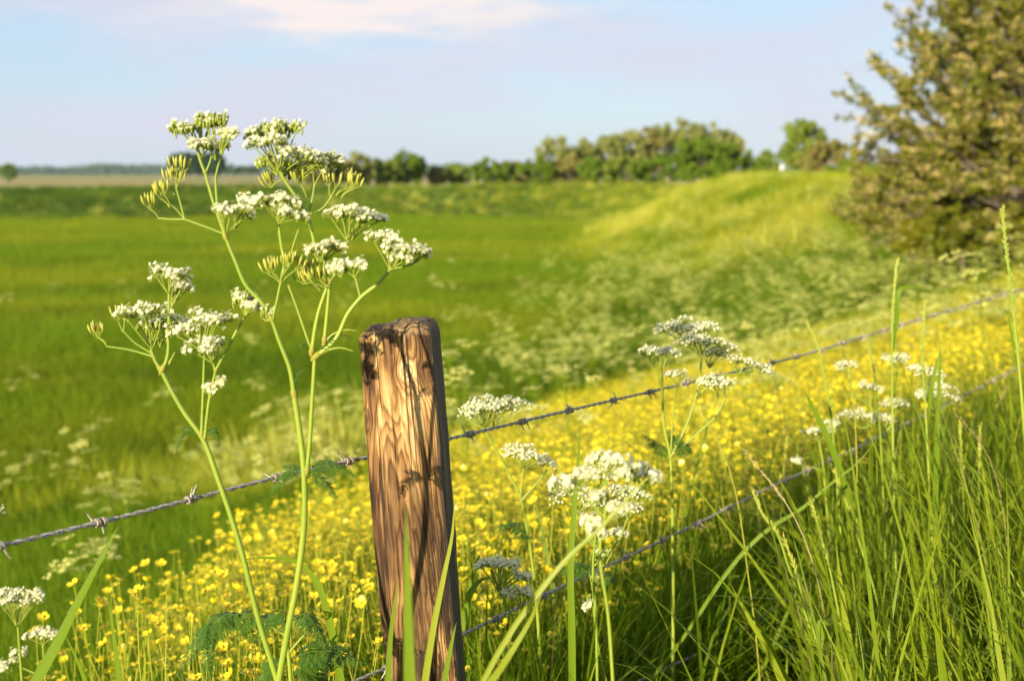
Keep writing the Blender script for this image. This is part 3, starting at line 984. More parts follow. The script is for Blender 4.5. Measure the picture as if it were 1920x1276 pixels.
plant('cow parsley with a wide white head above the top wire, stem crossing the wire', 2.05,
      [([(1262, 1276), (1262, 1100), (1260, 930), (1257, 858), (1244, 790), (1242, 735), (1240, 690)], 9, 6), ([(1257, 858), (1290, 790), (1310, 720), (1316, 668)], 6, 4), ([(1262, 850), (1310, 810), (1345, 775), (1362, 740)], 5, 4), ([(1258, 845), (1262, 780), (1270, 720)], 4, 3), ([(1245, 735), (1225, 690), (1216, 672)], 3, 2), ([(1310, 740), (1350, 705), (1390, 700)], 4, 3)],
      [(1268, 605, 84, 1300, 660, 'w', 0.02), (1310, 612, 90, 1312, 665, 'w', 0), (1350, 640, 80, 1325, 668, 'w', 0), (1300, 632, 70, 1312, 668, 'w', -0.03), (1345, 658, 70, 1330, 690, 'w', 0.02), (1395, 676, 60, 1385, 702, 'w', 0), (1430, 688, 54, 1398, 704, 'w', 0.02),
       (1240, 655, 46, 1240, 688, 'w', -0.05), (1262, 658, 34, 1245, 690, 'w', -0.05), (1216, 654, 30, 1218, 674, 'w', -0.03), (1330, 710, 60, 1345, 745, 'w', -0.06), (1358, 716, 40, 1360, 745, 'w', -0.06), (1265, 699, 44, 1270, 722, 'w', 0)],
      [([(1257, 858), (1230, 835), (1200, 812)], 60, 0.2), ([(1257, 858), (1285, 835), (1300, 850)], 60, 0.4), ([(1258, 850), (1265, 830), (1275, 815)], 60, 0.1)], seed=14, group=GP)
plant('bluish cow parsley head in the shade of the post, just above the middle wire', 1.70,
      [([(975, 1290), (972, 1220), (962, 1160), (938, 1110)], 6, 4), ([(972, 1210), (985, 1165), (976, 1142)], 4, 3)],
      [(912, 1052, 60, 934, 1108, 'w', 0), (945, 1052, 70, 938, 1108, 'w', 0), (975, 1072, 52, 945, 1108, 'w', 0.02), (958, 1105, 48, 974, 1140, 'w', 0.02), (985, 1108, 36, 978, 1142, 'w', 0)],
      [], seed=15, group=GP)
plant('spindly cow parsley with small buds hanging right of the bluish head', 1.78,
      [([(1140, 1290), (1120, 1200), (1112, 1110), (1118, 1040)], 5, 3), ([(1118, 1090), (1150, 1030), (1165, 1000)], 3, 2), ([(1112, 1110), (1105, 1050), (1122, 1010)], 3, 2)],
      [(1120, 1000, 40, 1120, 1022, 'w', 0), (1160, 995, 40, 1160, 1012, 'w', 0), (1125, 1032, 34, 1120, 1052, 'g', 0), (1100, 1134, 26, 1108, 1115, 'w', 0), (1118, 1072, 30, 1117, 1090, 'g', 0)],
      [([(1118, 1100), (1140, 1080), (1160, 1090)], 50, 0.3)], seed=16, group=GP)
plant('cow parsley with ragged cream heads half hidden in the grass right of the middle wire', 2.55,
      [([(1690, 1100), (1680, 900), (1655, 800), (1640, 770)], 6, 5), ([(1655, 800), (1632, 760), (1632, 745)], 4, 3), ([(1660, 810), (1675, 790), (1676, 775)], 4, 3), ([(1650, 790), (1610, 800), (1600, 790)], 4, 3), ([(1640, 770), (1592, 720), (1588, 700)], 3, 2), ([(1660, 800), (1690, 720), (1682, 690)], 3, 2)],
      [(1632, 722, 48, 1632, 748, 'w', 0), (1676, 752, 56, 1676, 778, 'w', 0), (1596, 772, 56, 1602, 796, 'w', 0), (1630, 778, 60, 1632, 800, 'w', 0), (1588, 680, 48, 1589, 703, 'w', 0), (1680, 668, 54, 1683, 692, 'w', 0), (1660, 780, 50, 1656, 800, 'w', 0)],
      [], seed=17, group=GP)
plant('cow parsley with a drooping white head beside the tall seed stalk', 2.45,
      [([(1790, 1100), (1780, 900), (1762, 790), (1755, 770)], 6, 5), ([(1762, 790), (1740, 735), (1738, 720)], 4, 3)],
      [(1742, 696, 52, 1740, 722, 'w', 0), (1765, 722, 56, 1750, 768, 'w', 0), (1780, 742, 60, 1758, 772, 'w', 0), (1738, 735, 50, 1748, 762, 'w', 0), (1714, 688, 28, 1730, 720, 'w', 0)],
      [], seed=18, group=GP)
plant('small cow parsley heads low in front of the yellow flowers at the grass edge', 2.5,
      [([(1560, 1100), (1550, 950), (1540, 850), (1535, 825)], 5, 4), ([(1545, 880), (1500, 870), (1495, 868)], 3, 2)],
      [(1535, 805, 60, 1536, 828, 'w', 0), (1495, 862, 26, 1498, 872, 'w', 0), (1560, 790, 40, 1545, 825, 'w', 0)], [], seed=19, group=GP)
GL = 'cow parsley heads in the lower left corner'
plant('cow parsley with a round white head at the lower left edge', 1.85,
      [([(45, 1330), (38, 1230), (34, 1175)], 7, 5)],
      [(20, 1108, 60, 32, 1170, 'w', 0), (48, 1118, 60, 35, 1170, 'w', 0), (68, 1112, 36, 38, 1168, 'w', 0), (5, 1120, 40, 30, 1172, 'w', 0)], [], seed=21, group=GL)
plant('low cow parsley with two small heads below the rounder white one', 1.95,
      [([(90, 1330), (85, 1260), (80, 1205)], 6, 4), ([(85, 1270), (40, 1250), (20, 1240)], 4, 3)],
      [(68, 1185, 50, 80, 1208, 'w', 0), (92, 1182, 46, 82, 1208, 'w', 0), (38, 1222, 40, 30, 1245, 'w', 0), (10, 1240, 50, 18, 1262, 'w', 0)], [], seed=22, group=GL)
plant('cow parsley whose white head just peeps in at the left edge above the wire', 1.6,
      [([(-40, 1330), (-30, 1150), (-20, 1040), (-15, 1000)], 7, 5)],
      [(-18, 958, 60, -15, 1000, 'w', 0)], [], seed=23, group=GL)


# tall grasses with seed heads
def stalk(label, D, pts, w, head, seed, blade=None, mat='stem', group='flowering grass stalks in the foreground'):
    rng = np.random.default_rng(seed)
    P = np.array([at(*q, D) for q in pts])
    b = P[-1] + (P[-1] - P[-2]) * 0.3
    b = np.array([b[0], b[1], hgt(b[0], b[1])[0]])
    S = smooth_path(np.vstack([P, b])[::-1], 10)
    r = thing('grass_stalk', label, 'grass', b, group)
    r['kind'] = 'thing'
    mb = MB()
    tube(mb, S, np.array([w, w * 0.55]) * D / FPX / 2, 5)
    link('culm', mb.mesh('culm', [M[mat]]), r, tuple(-b))
    L = np.concatenate([[0], np.cumsum(np.linalg.norm(np.diff(S, axis=0), axis=1))])
    hl = head * D / FPX
    n = int(hl / 0.0040)
    mb = MB()
    if n > 1:
        for k in range(n):
            s = L[-1] - hl * k / n
            c = np.array([np.interp(s, L, S[:, q]) for q in range(3)])
            T = nrm(np.array([np.interp(s + 0.004, L, S[:, q]) - np.interp(s - 0.006, L, S[:, q]) for q in range(3)]))
            sd = nrm(np.cross(T, [0.2, 1, 0.1])) * (1 if k % 2 else -1)
            c = c + sd * 0.0008
            for q in range(2):
                d = nrm(T + sd * rng.uniform(0.0, 0.32) + rng.normal(0, 0.1, 3))
                spindles(mb, np.array([c]), np.array([c + d * rng.uniform(0.007, 0.0125)]), 0.00095, 0, 4)
        link('seed_head', mb.mesh('seed_head', [M['seed']]), r, tuple(-b))
    if blade:
        mb = MB()
        ribbon(mb, [at(*q, D) for q in blade[0]], blade[1] * D / FPX)
        link('leaf', mb.mesh('leaf', [M['blade']]), r, tuple(-b))
    return r


def ribbon(mb, pts, w, face=(0.25, -0.9, 0.3), w_end=0.02, m=0):
    """one grass leaf with a shallow fold along its middle"""
    S = smooth_path(pts, 10)
    T = nrm(np.gradient(S, axis=0))
    f = np.array(face)
    side = nrm(np.cross(T, f))
    nn = np.cross(side, T)
    t = np.linspace(0, 1, len(S))
    prof = np.minimum(1, 0.6 + 1.4 * t) * np.clip(1 - t ** 2.6, w_end, 1)
    tw = 0.5 * np.sin(t * 2.2)
    sd = side * np.cos(tw)[:, None] + nn * np.sin(tw)[:, None]
    o = sd * (w / 2 * prof)[:, None]
    V = np.stack([S - o, S - nn * (w * 0.11 * prof)[:, None], S + o], 1)
    n = len(S)
    F = []
    for i in range(n - 1):
        for k in (0, 1):
            F.append([i * 3 + k, i * 3 + k + 1, i * 3 + 4 + k, i * 3 + 3 + k])
    mb.add(V.reshape(-1, 3), F, m)


stalk('tall seed stalk with a bent side leaf, standing against the yellow flowers', 2.15, [(1682, 492), (1676, 560), (1673, 640), (1674, 800), (1678, 1000), (1684, 1250)], 7, 150, 31, ([(1673, 660), (1680, 600), (1690, 542), (1715, 538), (1760, 552)], 12))
stalk('tallest dark seed stalk at the right edge, reaching up to the hawthorn', 1.95, [(1879, 395), (1886, 460), (1898, 560), (1910, 680), (1925, 860), (1950, 1200)], 8, 280, 32, ([(1912, 700), (1900, 640), (1888, 580)], 8))
stalk('thin seed stalk with a curled tip left of the taller stalks', 2.2, [(1515, 608), (1530, 640), (1545, 700), (1558, 780), (1566, 860), (1576, 1000), (1590, 1200)], 6, 190, 33)
stalk('slender seed stalk between the two tall stalks at right', 2.1, [(1735, 570), (1731, 620), (1730, 680), (1735, 760), (1742, 900), (1752, 1150)], 6, 120, 34, ([(1738, 800), (1752, 700), (1765, 650)], 9))
stalk('pale seed stalk leaning left in front of the lower wire', 1.85, [(1414, 925), (1432, 965), (1452, 990), (1478, 1060), (1510, 1150), (1545, 1276)], 7, 100, 35)
stalk('bright seed stalk leaning left above the lowest wire', 1.8, [(1521, 938), (1534, 985), (1552, 1050), (1567, 1120), (1585, 1220), (1600, 1290)], 7, 130, 36)
stalk('long arched seed stalk in the middle of the right-hand grass', 1.9, [(1566, 885), (1590, 950), (1606, 1000), (1632, 1080), (1655, 1160), (1672, 1276)], 8, 150, 37)
stalk('short seed stalk low beside the lowest wire', 1.75, [(1470, 1010), (1486, 1050), (1500, 1100), (1525, 1180), (1548, 1270)], 6, 80, 38)
stalk('pale stalk standing before the deepest grass at right', 2.2, [(1800, 790), (1803, 860), (1806, 930), (1812, 1100), (1820, 1276)], 6, 150, 39)
stalk('yellowish stalk behind the deepest grass at right', 2.3, [(1838, 800), (1836, 880), (1835, 960), (1836, 1120), (1840, 1276)], 6, 110, 40)
stalk('fine seed stalk beside the cow parsley half hidden in the grass', 2.3, [(1625, 640), (1640, 700), (1648, 780), (1655, 900), (1662, 1150)], 5, 90, 41)


def lone_blade(label, D, pts, w, mat='blade', face=(0.25, -0.9, 0.3), D1=None):
    P = [at(*q, D + ((D1 - D) * k / (len(pts) - 1) if D1 else 0)) for k, q in enumerate(pts)]
    b = P[0].copy()
    mb = MB()
    lo = np.array([b[0], b[1], hgt(b[0], b[1])[0]])
    if b[2] - lo[2] > 0.02:
        dr = nrm(P[0] - P[1])
        dr = nrm(dr + [0, 0, -0.6])
        lo = b + dr * min((b[2] - lo[2]) / max(0.3, -dr[2]), 0.9)
        P = [lo, lo * 0.5 + b * 0.5, *P]
    ribbon(mb, np.array(P) - lo, w * D / FPX, face)
    o = link('tall_grass', mb.mesh('tall_grass', [M[mat]]), None, tuple(lo))
    return tag(o, label, 'grass', 'single grass blades in the foreground', 'thing')


lone_blade('blurred yellow-green blade standing right in front of the post', 0.86, [(768, 1290), (766, 1180), (763, 1060), (761, 950)], 26, 'blade')
lone_blade('broad blade crossing the right edge of the post, tip level with its middle', 1.36, [(795, 1290), (812, 1180), (832, 1080), (848, 1000), (853, 930)], 15, 'blade_light')
lone_blade('dark narrow blade rising against the left edge of the post', 1.38, [(727, 1290), (731, 1210), (740, 1130), (748, 1085)], 14, 'blade')
lone_blade('short dark blade low at the right foot of the post', 1.38, [(828, 1300), (838, 1250), (848, 1200), (856, 1165)], 14, 'blade')
lone_blade('thick pale yellow stem slanting up from the bottom edge beside the post', 1.05, [(905, 1300), (950, 1235), (1000, 1150), (1018, 1105)], 17, 'blade_light', D1=1.1)
lone_blade('long soft yellow-green blade slanting across the crowd of cream heads', 1.02, [(1010, 1110), (1060, 1050), (1130, 985), (1190, 920), (1222, 885)], 11, 'blade_light')
lone_blade('upright dark blade in front of the crowd of cream heads', 1.6, [(1072, 1180), (1070, 1060), (1077, 950), (1085, 850), (1088, 790)], 15, 'blade')
lone_blade('broad blade with its tip just under the top wire at far left', 1.22, [(60, 1290), (110, 1200), (150, 1120), (190, 1045), (222, 985)], 26, 'blade')
lone_blade('narrow dark blade standing alone at the lower left', 1.5, [(225, 1300), (218, 1230), (210, 1170), (202, 1115)], 14, 'blade')
lone_blade('thin pale blade right of the dark one at the lower left', 1.6, [(270, 1300), (272, 1240), (273, 1170)], 7, 'blade_light')
lone_blade('blade leaning left at the bottom left, under the broad blade', 1.5, [(170, 1310), (150, 1250), (120, 1185)], 14, 'blade')
lone_blade('folded blade hanging behind the tall cow parsley stem', 1.42, [(628, 1215), (612, 1140), (590, 1085), (560, 1055), (500, 1045), (455, 1048)], 16, 'blade')
lone_blade('thin upright stem between the dark ferny leaves', 1.38, [(495, 1290), (488, 1220), (482, 1165)], 7, 'blade')
lone_blade('dark blade pair rising just right of the post foot', 1.72, [(865, 1180), (880, 1110), (895, 1050), (902, 1035)], 14, 'blade')
lone_blade('dark blade arching over beside the bluish parsley head', 1.7, [(872, 1150), (885, 1105), (905, 1085), (930, 1082)], 16, 'blade')
lone_blade('very straight dark blade standing under the bluish parsley head', 1.72, [(912, 1290), (912, 1180), (914, 1085)], 10, 'blade')
lone_blade('long blade lying diagonally over the lower wire', 2.0, [(1450, 985), (1500, 955), (1560, 905), (1610, 865), (1642, 826)], 8, 'blade')
lone_blade('broad bright blade rising from the bottom in the right-hand grass', 1.7, [(1598, 1300), (1590, 1200), (1578, 1110), (1568, 1025)], 22, 'blade_light')
lone_blade('broad bright blade slanting down to the bottom right', 1.7, [(1835, 1300), (1800, 1210), (1760, 1125), (1735, 1085)], 22, 'blade_light', face=(-0.4, -0.8, 0.4))
lone_blade('blade leaning left from the bottom centre-right', 1.6, [(1475, 1300), (1440, 1220), (1400, 1150), (1370, 1095)], 20, 'blade_light', face=(-0.4, -0.8, 0.4))
lone_blade('dark short blade against the yellow flowers', 2.1, [(1545, 805), (1530, 775), (1515, 745), (1505, 728)], 13, 'blade')
lone_blade('dark upright blade right of the tall seed stalks', 2.1, [(1756, 860), (1758, 780), (1762, 700), (1765, 655)], 12, 'blade')
lone_blade('tall narrow blade at right with its tip below the hawthorn shade', 2.0, [(1885, 1100), (1860, 1000), (1846, 900), (1838, 850)], 14, 'blade_light')
lone_blade('blade looping over in the bottom right-hand grass', 1.75, [(1530, 1260), (1535, 1200), (1545, 1165), (1560, 1170), (1552, 1215)], 24, 'blade')

# ---------------------------------------------------------------- ground cover
def scatter(name, label, meshes, P, rot, scl, idx, kind='stuff'):
    me = bpy.data.meshes.new(name)
    n = len(P)
    me.vertices.add(n)
    me.vertices.foreach_set('co', np.asarray(P, np.float32).ravel())
    a = me.attributes.new('rot', 'FLOAT_VECTOR', 'POINT')
    a.data.foreach_set('vector', np.asarray(rot, np.float32).ravel())
    a = me.attributes.new('scl', 'FLOAT', 'POINT')
    a.data.foreach_set('value', np.asarray(scl, np.float32).ravel())
    a = me.attributes.new('idx', 'INT', 'POINT')
    a.data.foreach_set('value', np.asarray(idx, np.int32).ravel())
    o = link(name, me)
    ng = bpy.data.node_groups.new(name, 'GeometryNodeTree')
    ng.interface.new_socket('Geometry', in_out='INPUT', socket_type='NodeSocketGeometry')
    ng.interface.new_socket('Geometry', in_out='OUTPUT', socket_type='NodeSocketGeometry')
    gi, go = ng.nodes.new('NodeGroupInput'), ng.nodes.new('NodeGroupOutput')
    iop = ng.nodes.new('GeometryNodeInstanceOnPoints')
    join = ng.nodes.new('GeometryNodeJoinGeometry')
    srcs = []
    for k, sm in enumerate(meshes):
        so = bpy.data.objects.new(name + '_source', sm)
        srcs.append(so)
        inf = ng.nodes.new('GeometryNodeObjectInfo')
        inf.inputs['Object'].default_value = so
        inf.inputs['As Instance'].default_value = True
        srcs[k] = inf
    for inf in reversed(srcs):
        ng.links.new(inf.outputs['Geometry'], join.inputs[0])

    def att(nm, dt):
        q = ng.nodes.new('GeometryNodeInputNamedAttribute')
        q.data_type = dt
        q.inputs['Name'].default_value = nm
        return [s for s in q.outputs if s.enabled and s.name == 'Attribute'][0]
    ng.links.new(gi.outputs[0], iop.inputs['Points'])
    ng.links.new(join.outputs[0], iop.inputs['Instance'])
    iop.inputs['Pick Instance'].default_value = True
    ng.links.new(att('idx', 'INT'), iop.inputs['Instance Index'])
    e2r = ng.nodes.new('FunctionNodeEulerToRotation')
    ng.links.new(att('rot', 'FLOAT_VECTOR'), e2r.inputs[0])
    ng.links.new(e2r.outputs[0], iop.inputs['Rotation'])
    ng.links.new(att('scl', 'FLOAT'), iop.inputs['Scale'])
    ng.links.new(iop.outputs[0], go.inputs[0])
    md = o.modifiers.new('scatter', 'NODES')
    md.node_group = ng
    return tag(o, label, 'ground cover', kind=kind)


def rots(n, tilt=0.12):
    return np.column_stack([RNG.normal(0, tilt, n), RNG.normal(0, tilt, n), RNG.uniform(0, 6.283, n)])


def tuft(name, mat, n, H, spread, W, segs=3, lean=0.25, curl=0.8, seed=0):
    r = np.random.default_rng(seed)
    mb = MB()
    rad, th = spread * np.sqrt(r.random(n)), r.uniform(0, 6.28, n)
    b = np.column_stack([rad * np.cos(th), rad * np.sin(th), np.full(n, -0.04)])
    blades(mb, b, H * r.uniform(0.55, 1.15, n), W * r.uniform(0.7, 1.3, n), r.uniform(0, 6.28, n), np.abs(r.normal(0, lean, n)), np.abs(r.normal(0, curl, n)), segs, twist=r.normal(0, 0.6, n))
    return mb.mesh(name, [mat])


def wedge(n, r0, r1, half=0.62, power=0.0):
    """points spread evenly in log distance ahead of the viewpoint"""
    a = RNG.uniform(-half, half, n)
    r = np.exp(RNG.uniform(math.log(r0), math.log(r1), n))
    return r * np.sin(a), r * np.cos(a), a, r


FT = [tuft('field_tuft', M['field_grass'], 34, 0.34, 0.20, 0.012, 2, 0.25, 0.7, s) for s in range(3)]
ST = [tuft('slope_tuft', M['slope_grass'], 34, 0.42, 0.22, 0.011, 2, 0.3, 0.9, 10 + s) for s in range(3)]
BT = [tuft('bank_tuft', M['bank_grass'], 30, 0.40, 0.22, 0.013, 2, 0.3, 0.8, 20 + s) for s in range(3)]
MT = [tuft('meadow_tuft', M['meadow_grass'], 24, 0.36, 0.10, 0.0065, 3, 0.2, 0.7, 30 + s) for s in range(4)]

x, y, a, r = wedge(210000, 3.0, 135)
d, zc, w = crest(x, y)
z = hgt(x, y)
t = d / w
inside = t > 0.96 + RNG.normal(0, 0.05, len(x))
meadow = r < r_parsley(a) + RNG.normal(0, 0.4, len(x))
bank = (y > 64) & (t > -0.3)
slope = (~inside) & (t > -0.35) & (~bank)
sel = inside & ~meadow
n = sel.sum()
scatter('field_grass', 'green grass of the sunken meadow floor', FT, np.column_stack([x, y, z])[sel], rots(n), (0.75 + 0.55 * np.clip(r[sel] / 60, 0, 1)) * RNG.uniform(0.75, 1.25, n), RNG.integers(0, 3, n))
sel = (slope & ~meadow) | (bank & ~inside & (RNG.random(len(x)) < np.interp(x, [-22, -4, 12], [0.03, 0.35, 0.8])))
n = sel.sum()
scatter('slope_grass', 'sunlit yellowish grass on the right-hand dike slope', ST, np.column_stack([x, y, z])[sel], rots(n, 0.2), (0.8 + 0.4 * np.clip(r[sel] / 60, 0, 1)) * RNG.uniform(0.7, 1.35, n), RNG.integers(0, 3, n))
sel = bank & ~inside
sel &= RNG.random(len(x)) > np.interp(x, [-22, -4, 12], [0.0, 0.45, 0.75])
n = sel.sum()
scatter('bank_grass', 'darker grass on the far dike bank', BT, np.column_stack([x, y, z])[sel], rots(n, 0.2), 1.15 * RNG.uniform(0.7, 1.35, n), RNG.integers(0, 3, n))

# coarse pale tussocks rising out of the slope
TU = [tuft('tussock', M['tussock'], 70, 0.55, 0.22, 0.010, 3, 0.45, 1.2, 40 + s) for s in range(3)]
xt, yt_, at_, rt = wedge(14000, 9.0, 105)
dt, zt, wt_ = crest(xt, yt_)
cl_ = np.sin(xt * 0.8 + 1.5 * np.sin(yt_ * 0.31)) * np.sin(yt_ * 0.42 + 0.7 * xt)
sel = (dt / wt_ < 0.95) & (dt > -2) & (rt > r_parsley(at_)) & (RNG.random(len(xt)) < 0.35 + 0.6 * cl_) & ((yt_ < 64) | (RNG.random(len(xt)) < np.interp(xt, [-25, 5], [0.1, 0.9])))
n = sel.sum()
scatter('tussock_grass', 'coarse pale tussocks dotted over the dike slope', TU, np.column_stack([xt, yt_, hgt(xt, yt_)])[sel], rots(n, 0.2), RNG.uniform(0.8, 1.7, n), RNG.integers(0, 3, n))

# sward under the flowers
x, y, a, r = wedge(52000, 1.5, 40, 0.66)
s = (np.column_stack([x, y]) - FO) @ FN
sel = (s > 0.05) & (r < r_parsley(a) + 0.5)
x, y, a, r = x[sel], y[sel], a[sel], r[sel]
n = len(x)
scatter('meadow_grass', 'grass growing between the buttercups', MT, np.column_stack([x, y, hgt(x, y)]), rots(n, 0.15), RNG.uniform(0.7, 1.15, n), RNG.integers(0, 4, n))


# buttercups
def buttercup(seed):
    r = np.random.default_rng(seed)
    mb = MB()
    H = r.uniform(0.34, 0.46)
    fork = np.array([r.normal(0, 0.02), r.normal(0, 0.02), H * 0.55])
    tube(mb, smooth_path([[0, 0, -0.03], fork * [0.4, 0.4, 0.5], fork], 3), [0.0015, 0.0012], 4, 0, cap=False)
    for k in range(r.integers(3, 5)):
        az = r.uniform(0, 6.28)
        R = r.uniform(0.02, 0.085)
        top = np.array([fork[0] + R * math.cos(az), fork[1] + R * math.sin(az), H * r.uniform(0.86, 1.1)])
        tube(mb, smooth_path([fork, (fork + top) / 2 + [0.3 * R * math.cos(az), 0.3 * R * math.sin(az), 0], top], 3), [0.0010, 0.0007], 3, 0, cap=False)
        nv = nrm(UPV + r.normal(0, 0.3, 3))
        if r.random() < 0.14:
            spindles(mb, np.array([top - nv * 0.002]), np.array([top + nv * 0.008]), 0.0035, 0)
            continue
        h = nrm(np.cross(nv, [0.3, 0.8, 0.1]))
        g_ = np.cross(nv, h)
        pr = r.uniform(0.0080, 0.0108)
        cup = r.uniform(0.25, 0.6)
        ph = r.uniform(0, 6.28)
        for q in range(5):
            b = ph + q * 1.2566
            dd = math.cos(b) * h + math.sin(b) * g_
            ss = -math.sin(b) * h + math.cos(b) * g_
            V = [top, top + pr * (0.55 * dd - 0.48 * ss) + nv * pr * cup * 0.35, top + pr * (dd - 0.3 * ss) + nv * pr * cup, top + pr * (dd + 0.3 * ss) + nv * pr * cup, top + pr * (0.55 * dd + 0.48 * ss) + nv * pr * cup * 0.35]
            mb.add(V, [[0, 1, 2, 3, 4]], 1)
        spindles(mb, np.array([top]), np.array([top + nv * 0.0045]), 0.0028, 2)
    for k in range(4):
        az = r.uniform(0, 6.28)
        b = np.array([0, 0, r.uniform(0.02, H * 0.4)])
        e = b + np.array([math.cos(az), math.sin(az), 0.5]) * r.uniform(0.04, 0.09)
        u = np.array([-math.sin(az), math.cos(az), 0.2]) * 0.007
        for sp in (-1.6, 0, 1.6):
            tip = e + u * sp * 2
            mb.add([b, (b + tip) / 2 - u * 0.5, tip, (b + tip) / 2 + u * 0.5], [[0, 1, 2, 3]], 3)
    return mb.mesh('buttercup', [M['bud'], M['butter'], M['butter_heart'], M['meadow_grass']])


BC = [buttercup(s) for s in range(6)]
N0 = 250000
a = RNG.uniform(-0.66, 0.66, N0)
r = np.sqrt(RNG.uniform(1.7 ** 2, 30 ** 2, N0))
x, y = r * np.sin(a), r * np.cos(a)
s = (np.column_stack([x, y]) - FO) @ FN
edge = r_butter(a)
drift = 0.5 + 0.5 * np.sin(x * 1.7 + 2 * np.sin(y * 0.8)) * np.sin(y * 1.3 + x * 0.4)
keep = (s > 0.12) & (r < edge - np.abs(RNG.normal(0, 0.7, N0)) + 0.25) & (RNG.random(N0) < (0.6 + 0.4 * drift) * np.interp(a, [-0.38, -0.27], [0.22, 1.0]) * np.interp(r, [2.2, 3.0], [0.85, 1.0])) 
x, y, r, a, s = x[keep], y[keep], r[keep], a[keep], s[keep]
# extra plants close by, where an even scatter over the slope would be thin
z = hgt(x, y)
P = np.column_stack([x, y, z])
pp = proj(P + [0, 0, 0.4])
vis = (pp[:, 0] > 5) & (pp[:, 0] < 1500) & (pp[:, 1] > 0) & (pp[:, 1] < 1262)
order = np.argsort(np.where(vis, r, 1e9))
ind, rest = order[:290], order[290:]
rot, scl, idx = rots(len(x), 0.1), RNG.uniform(0.8, 1.15, len(x)), RNG.integers(0, 6, len(x))
for k in ind:
    o = bpy.data.objects.new('buttercup', BC[idx[k]])
    COL.objects.link(o)
    o.location, o.rotation_euler, o.scale = tuple(P[k]), tuple(rot[k]), (scl[k],) * 3
    tag(o, 'yellow buttercup plant in bloom among its many likes just behind the fence', 'buttercup', 'buttercups just behind the fence')
scatter('buttercup_drift', 'mass of yellow buttercups spreading up the slope behind the fence', BC, P[rest], rot[rest], scl[rest], idx[rest])
print('buttercups', len(x))


# cow parsley in the middle distance
def parsley(seed, fine=True):
    r = np.random.default_rng(seed)
    mb = MB()
    H = r.uniform(0.6, 0.85)
    top = np.array([r.normal(0, 0.05), r.normal(0, 0.05), H])
    P = smooth_path([[0, 0, -0.05], top * [0.3, 0.3, 0.5], top * [0.8, 0.8, 0.85], top], 4)
    tube(mb, P, [0.004, 0.0018], 5, 0, cap=False)
    heads = [(top, top + [0, 0, 0.04])]
    for k in range(r.integers(6, 10)):
        t = r.uniform(0.45, 0.9)
        b = np.array([np.interp(t, np.linspace(0, 1, len(P)), P[:, q]) for q in range(3)])
        az = r.uniform(0, 6.28)
        R = r.uniform(0.07, 0.22)
        e = np.array([b[0] + R * math.cos(az), b[1] + R * math.sin(az), H * r.uniform(0.78, 1.06)])
        tube(mb, smooth_path([b, (b + e) / 2 + [0.2 * R * math.cos(az), 0.2 * R * math.sin(az), -0.02], e], 3), [0.0018, 0.001], 3, 0, cap=False)
        heads.append((e, e + nrm(np.array([0.35 * math.cos(az), 0.35 * math.sin(az), 1])) * 0.04))
    for h, tp in heads:
        w = r.uniform(0.065, 0.13)
        ax_ = nrm(tp - h)
        e1, e2 = basis(ax_)
        n = 9
        rho = np.sqrt((np.arange(n) + 0.3) / n) * w / 2
        th = np.arange(n) * 2.4 + r.uniform(0, 6)
        C = tp + (np.cos(th)[:, None] * e1 + np.sin(th)[:, None] * e2) * rho[:, None] + ax_ * r.normal(0, 0.005, n)[:, None]
        for c in C:
            mb.add([h, h + (c - h) * 0.5 + e1 * 0.001, c, h + (c - h) * 0.5 - e1 * 0.001], [[0, 1, 2, 3]], 0)
            m_ = 6
            ph = np.arange(m_) * 2.4
            rr = np.sqrt((np.arange(m_) + 0.4) / m_) * w * 0.13
            Q = c + (np.cos(ph)[:, None] * e1 + np.sin(ph)[:, None] * e2) * rr[:, None] + r.normal(0, 0.0015, (m_, 3))
            N_ = nrm(ax_ + r.normal(0, 0.35, (m_, 3)))
            b1 = nrm(np.cross(N_, r.normal(size=(m_, 3))))
            b2 = np.cross(N_, b1)
            q = 0.0062
            mb.add(np.stack([Q - b1 * q, Q - b2 * q, Q + b1 * q, Q + b2 * q], 1).reshape(-1, 3), np.arange(m_ * 4).reshape(-1, 4), 1)
    for k in range(5):
        az = r.uniform(0, 6.28)
        b = np.array([0, 0, r.uniform(0.08, H * 0.6)])
        for q in range(9):
            dr = nrm(np.array([math.cos(az + r.normal(0, 0.5)), math.sin(az + r.normal(0, 0.5)), 0.3 + r.normal(0, 0.25)]))
            c = b + nrm(np.array([math.cos(az), math.sin(az), 0.35])) * 0.03 * q * 0.6
            u = np.cross(dr, UPV) * 0.007
            mb.add([c, c + dr * 0.03 - u, c + dr * 0.075 - UPV * 0.01, c + dr * 0.03 + u], [[0, 1, 2, 3]], 2)
    return mb.mesh('cow_parsley', [M['stalk'], M['petal_far'], M['meadow_grass']])


CP = [parsley(50 + s) for s in range(6)]
N0 = 30000
a = RNG.uniform(-0.62, 0.62, N0)
r = np.sqrt(RNG.uniform(2.0 ** 2, 42 ** 2, N0))
x, y = r * np.sin(a), r * np.cos(a)
rb, rp = r_butter(a), r_parsley(a)
f = (r - rb) / (rp - rb)
s = (np.column_stack([x, y]) - FO) @ FN
d, zc, w = crest(x, y)
dens = np.where(f < -0.0, 0.20, np.where(f < 1, 0.95 - 0.55 * f, np.maximum(0.03, 0.34 * np.exp(-(f - 1) * 0.8))))
clump = 0.5 + 0.5 * np.sin(x * 0.9 + 1.7 * np.sin(y * 0.45 + 1)) * np.sin(y * 0.8 - x * 0.3 + 0.6)
dens = dens * (0.12 + 1.35 * clump ** 1.6)
dens = dens * np.where((f > 0) & (f < 0.12), 0.45, 1) * np.interp(a, [-0.3, -0.05, 0.1], [0.14, 0.30, 0.9])
dens = dens * np.where(r < 12, 1.15, 0.85) * (s > 0.3) * (d > -3) * (r > 3.4)
keep = RNG.random(N0) < dens * 0.6
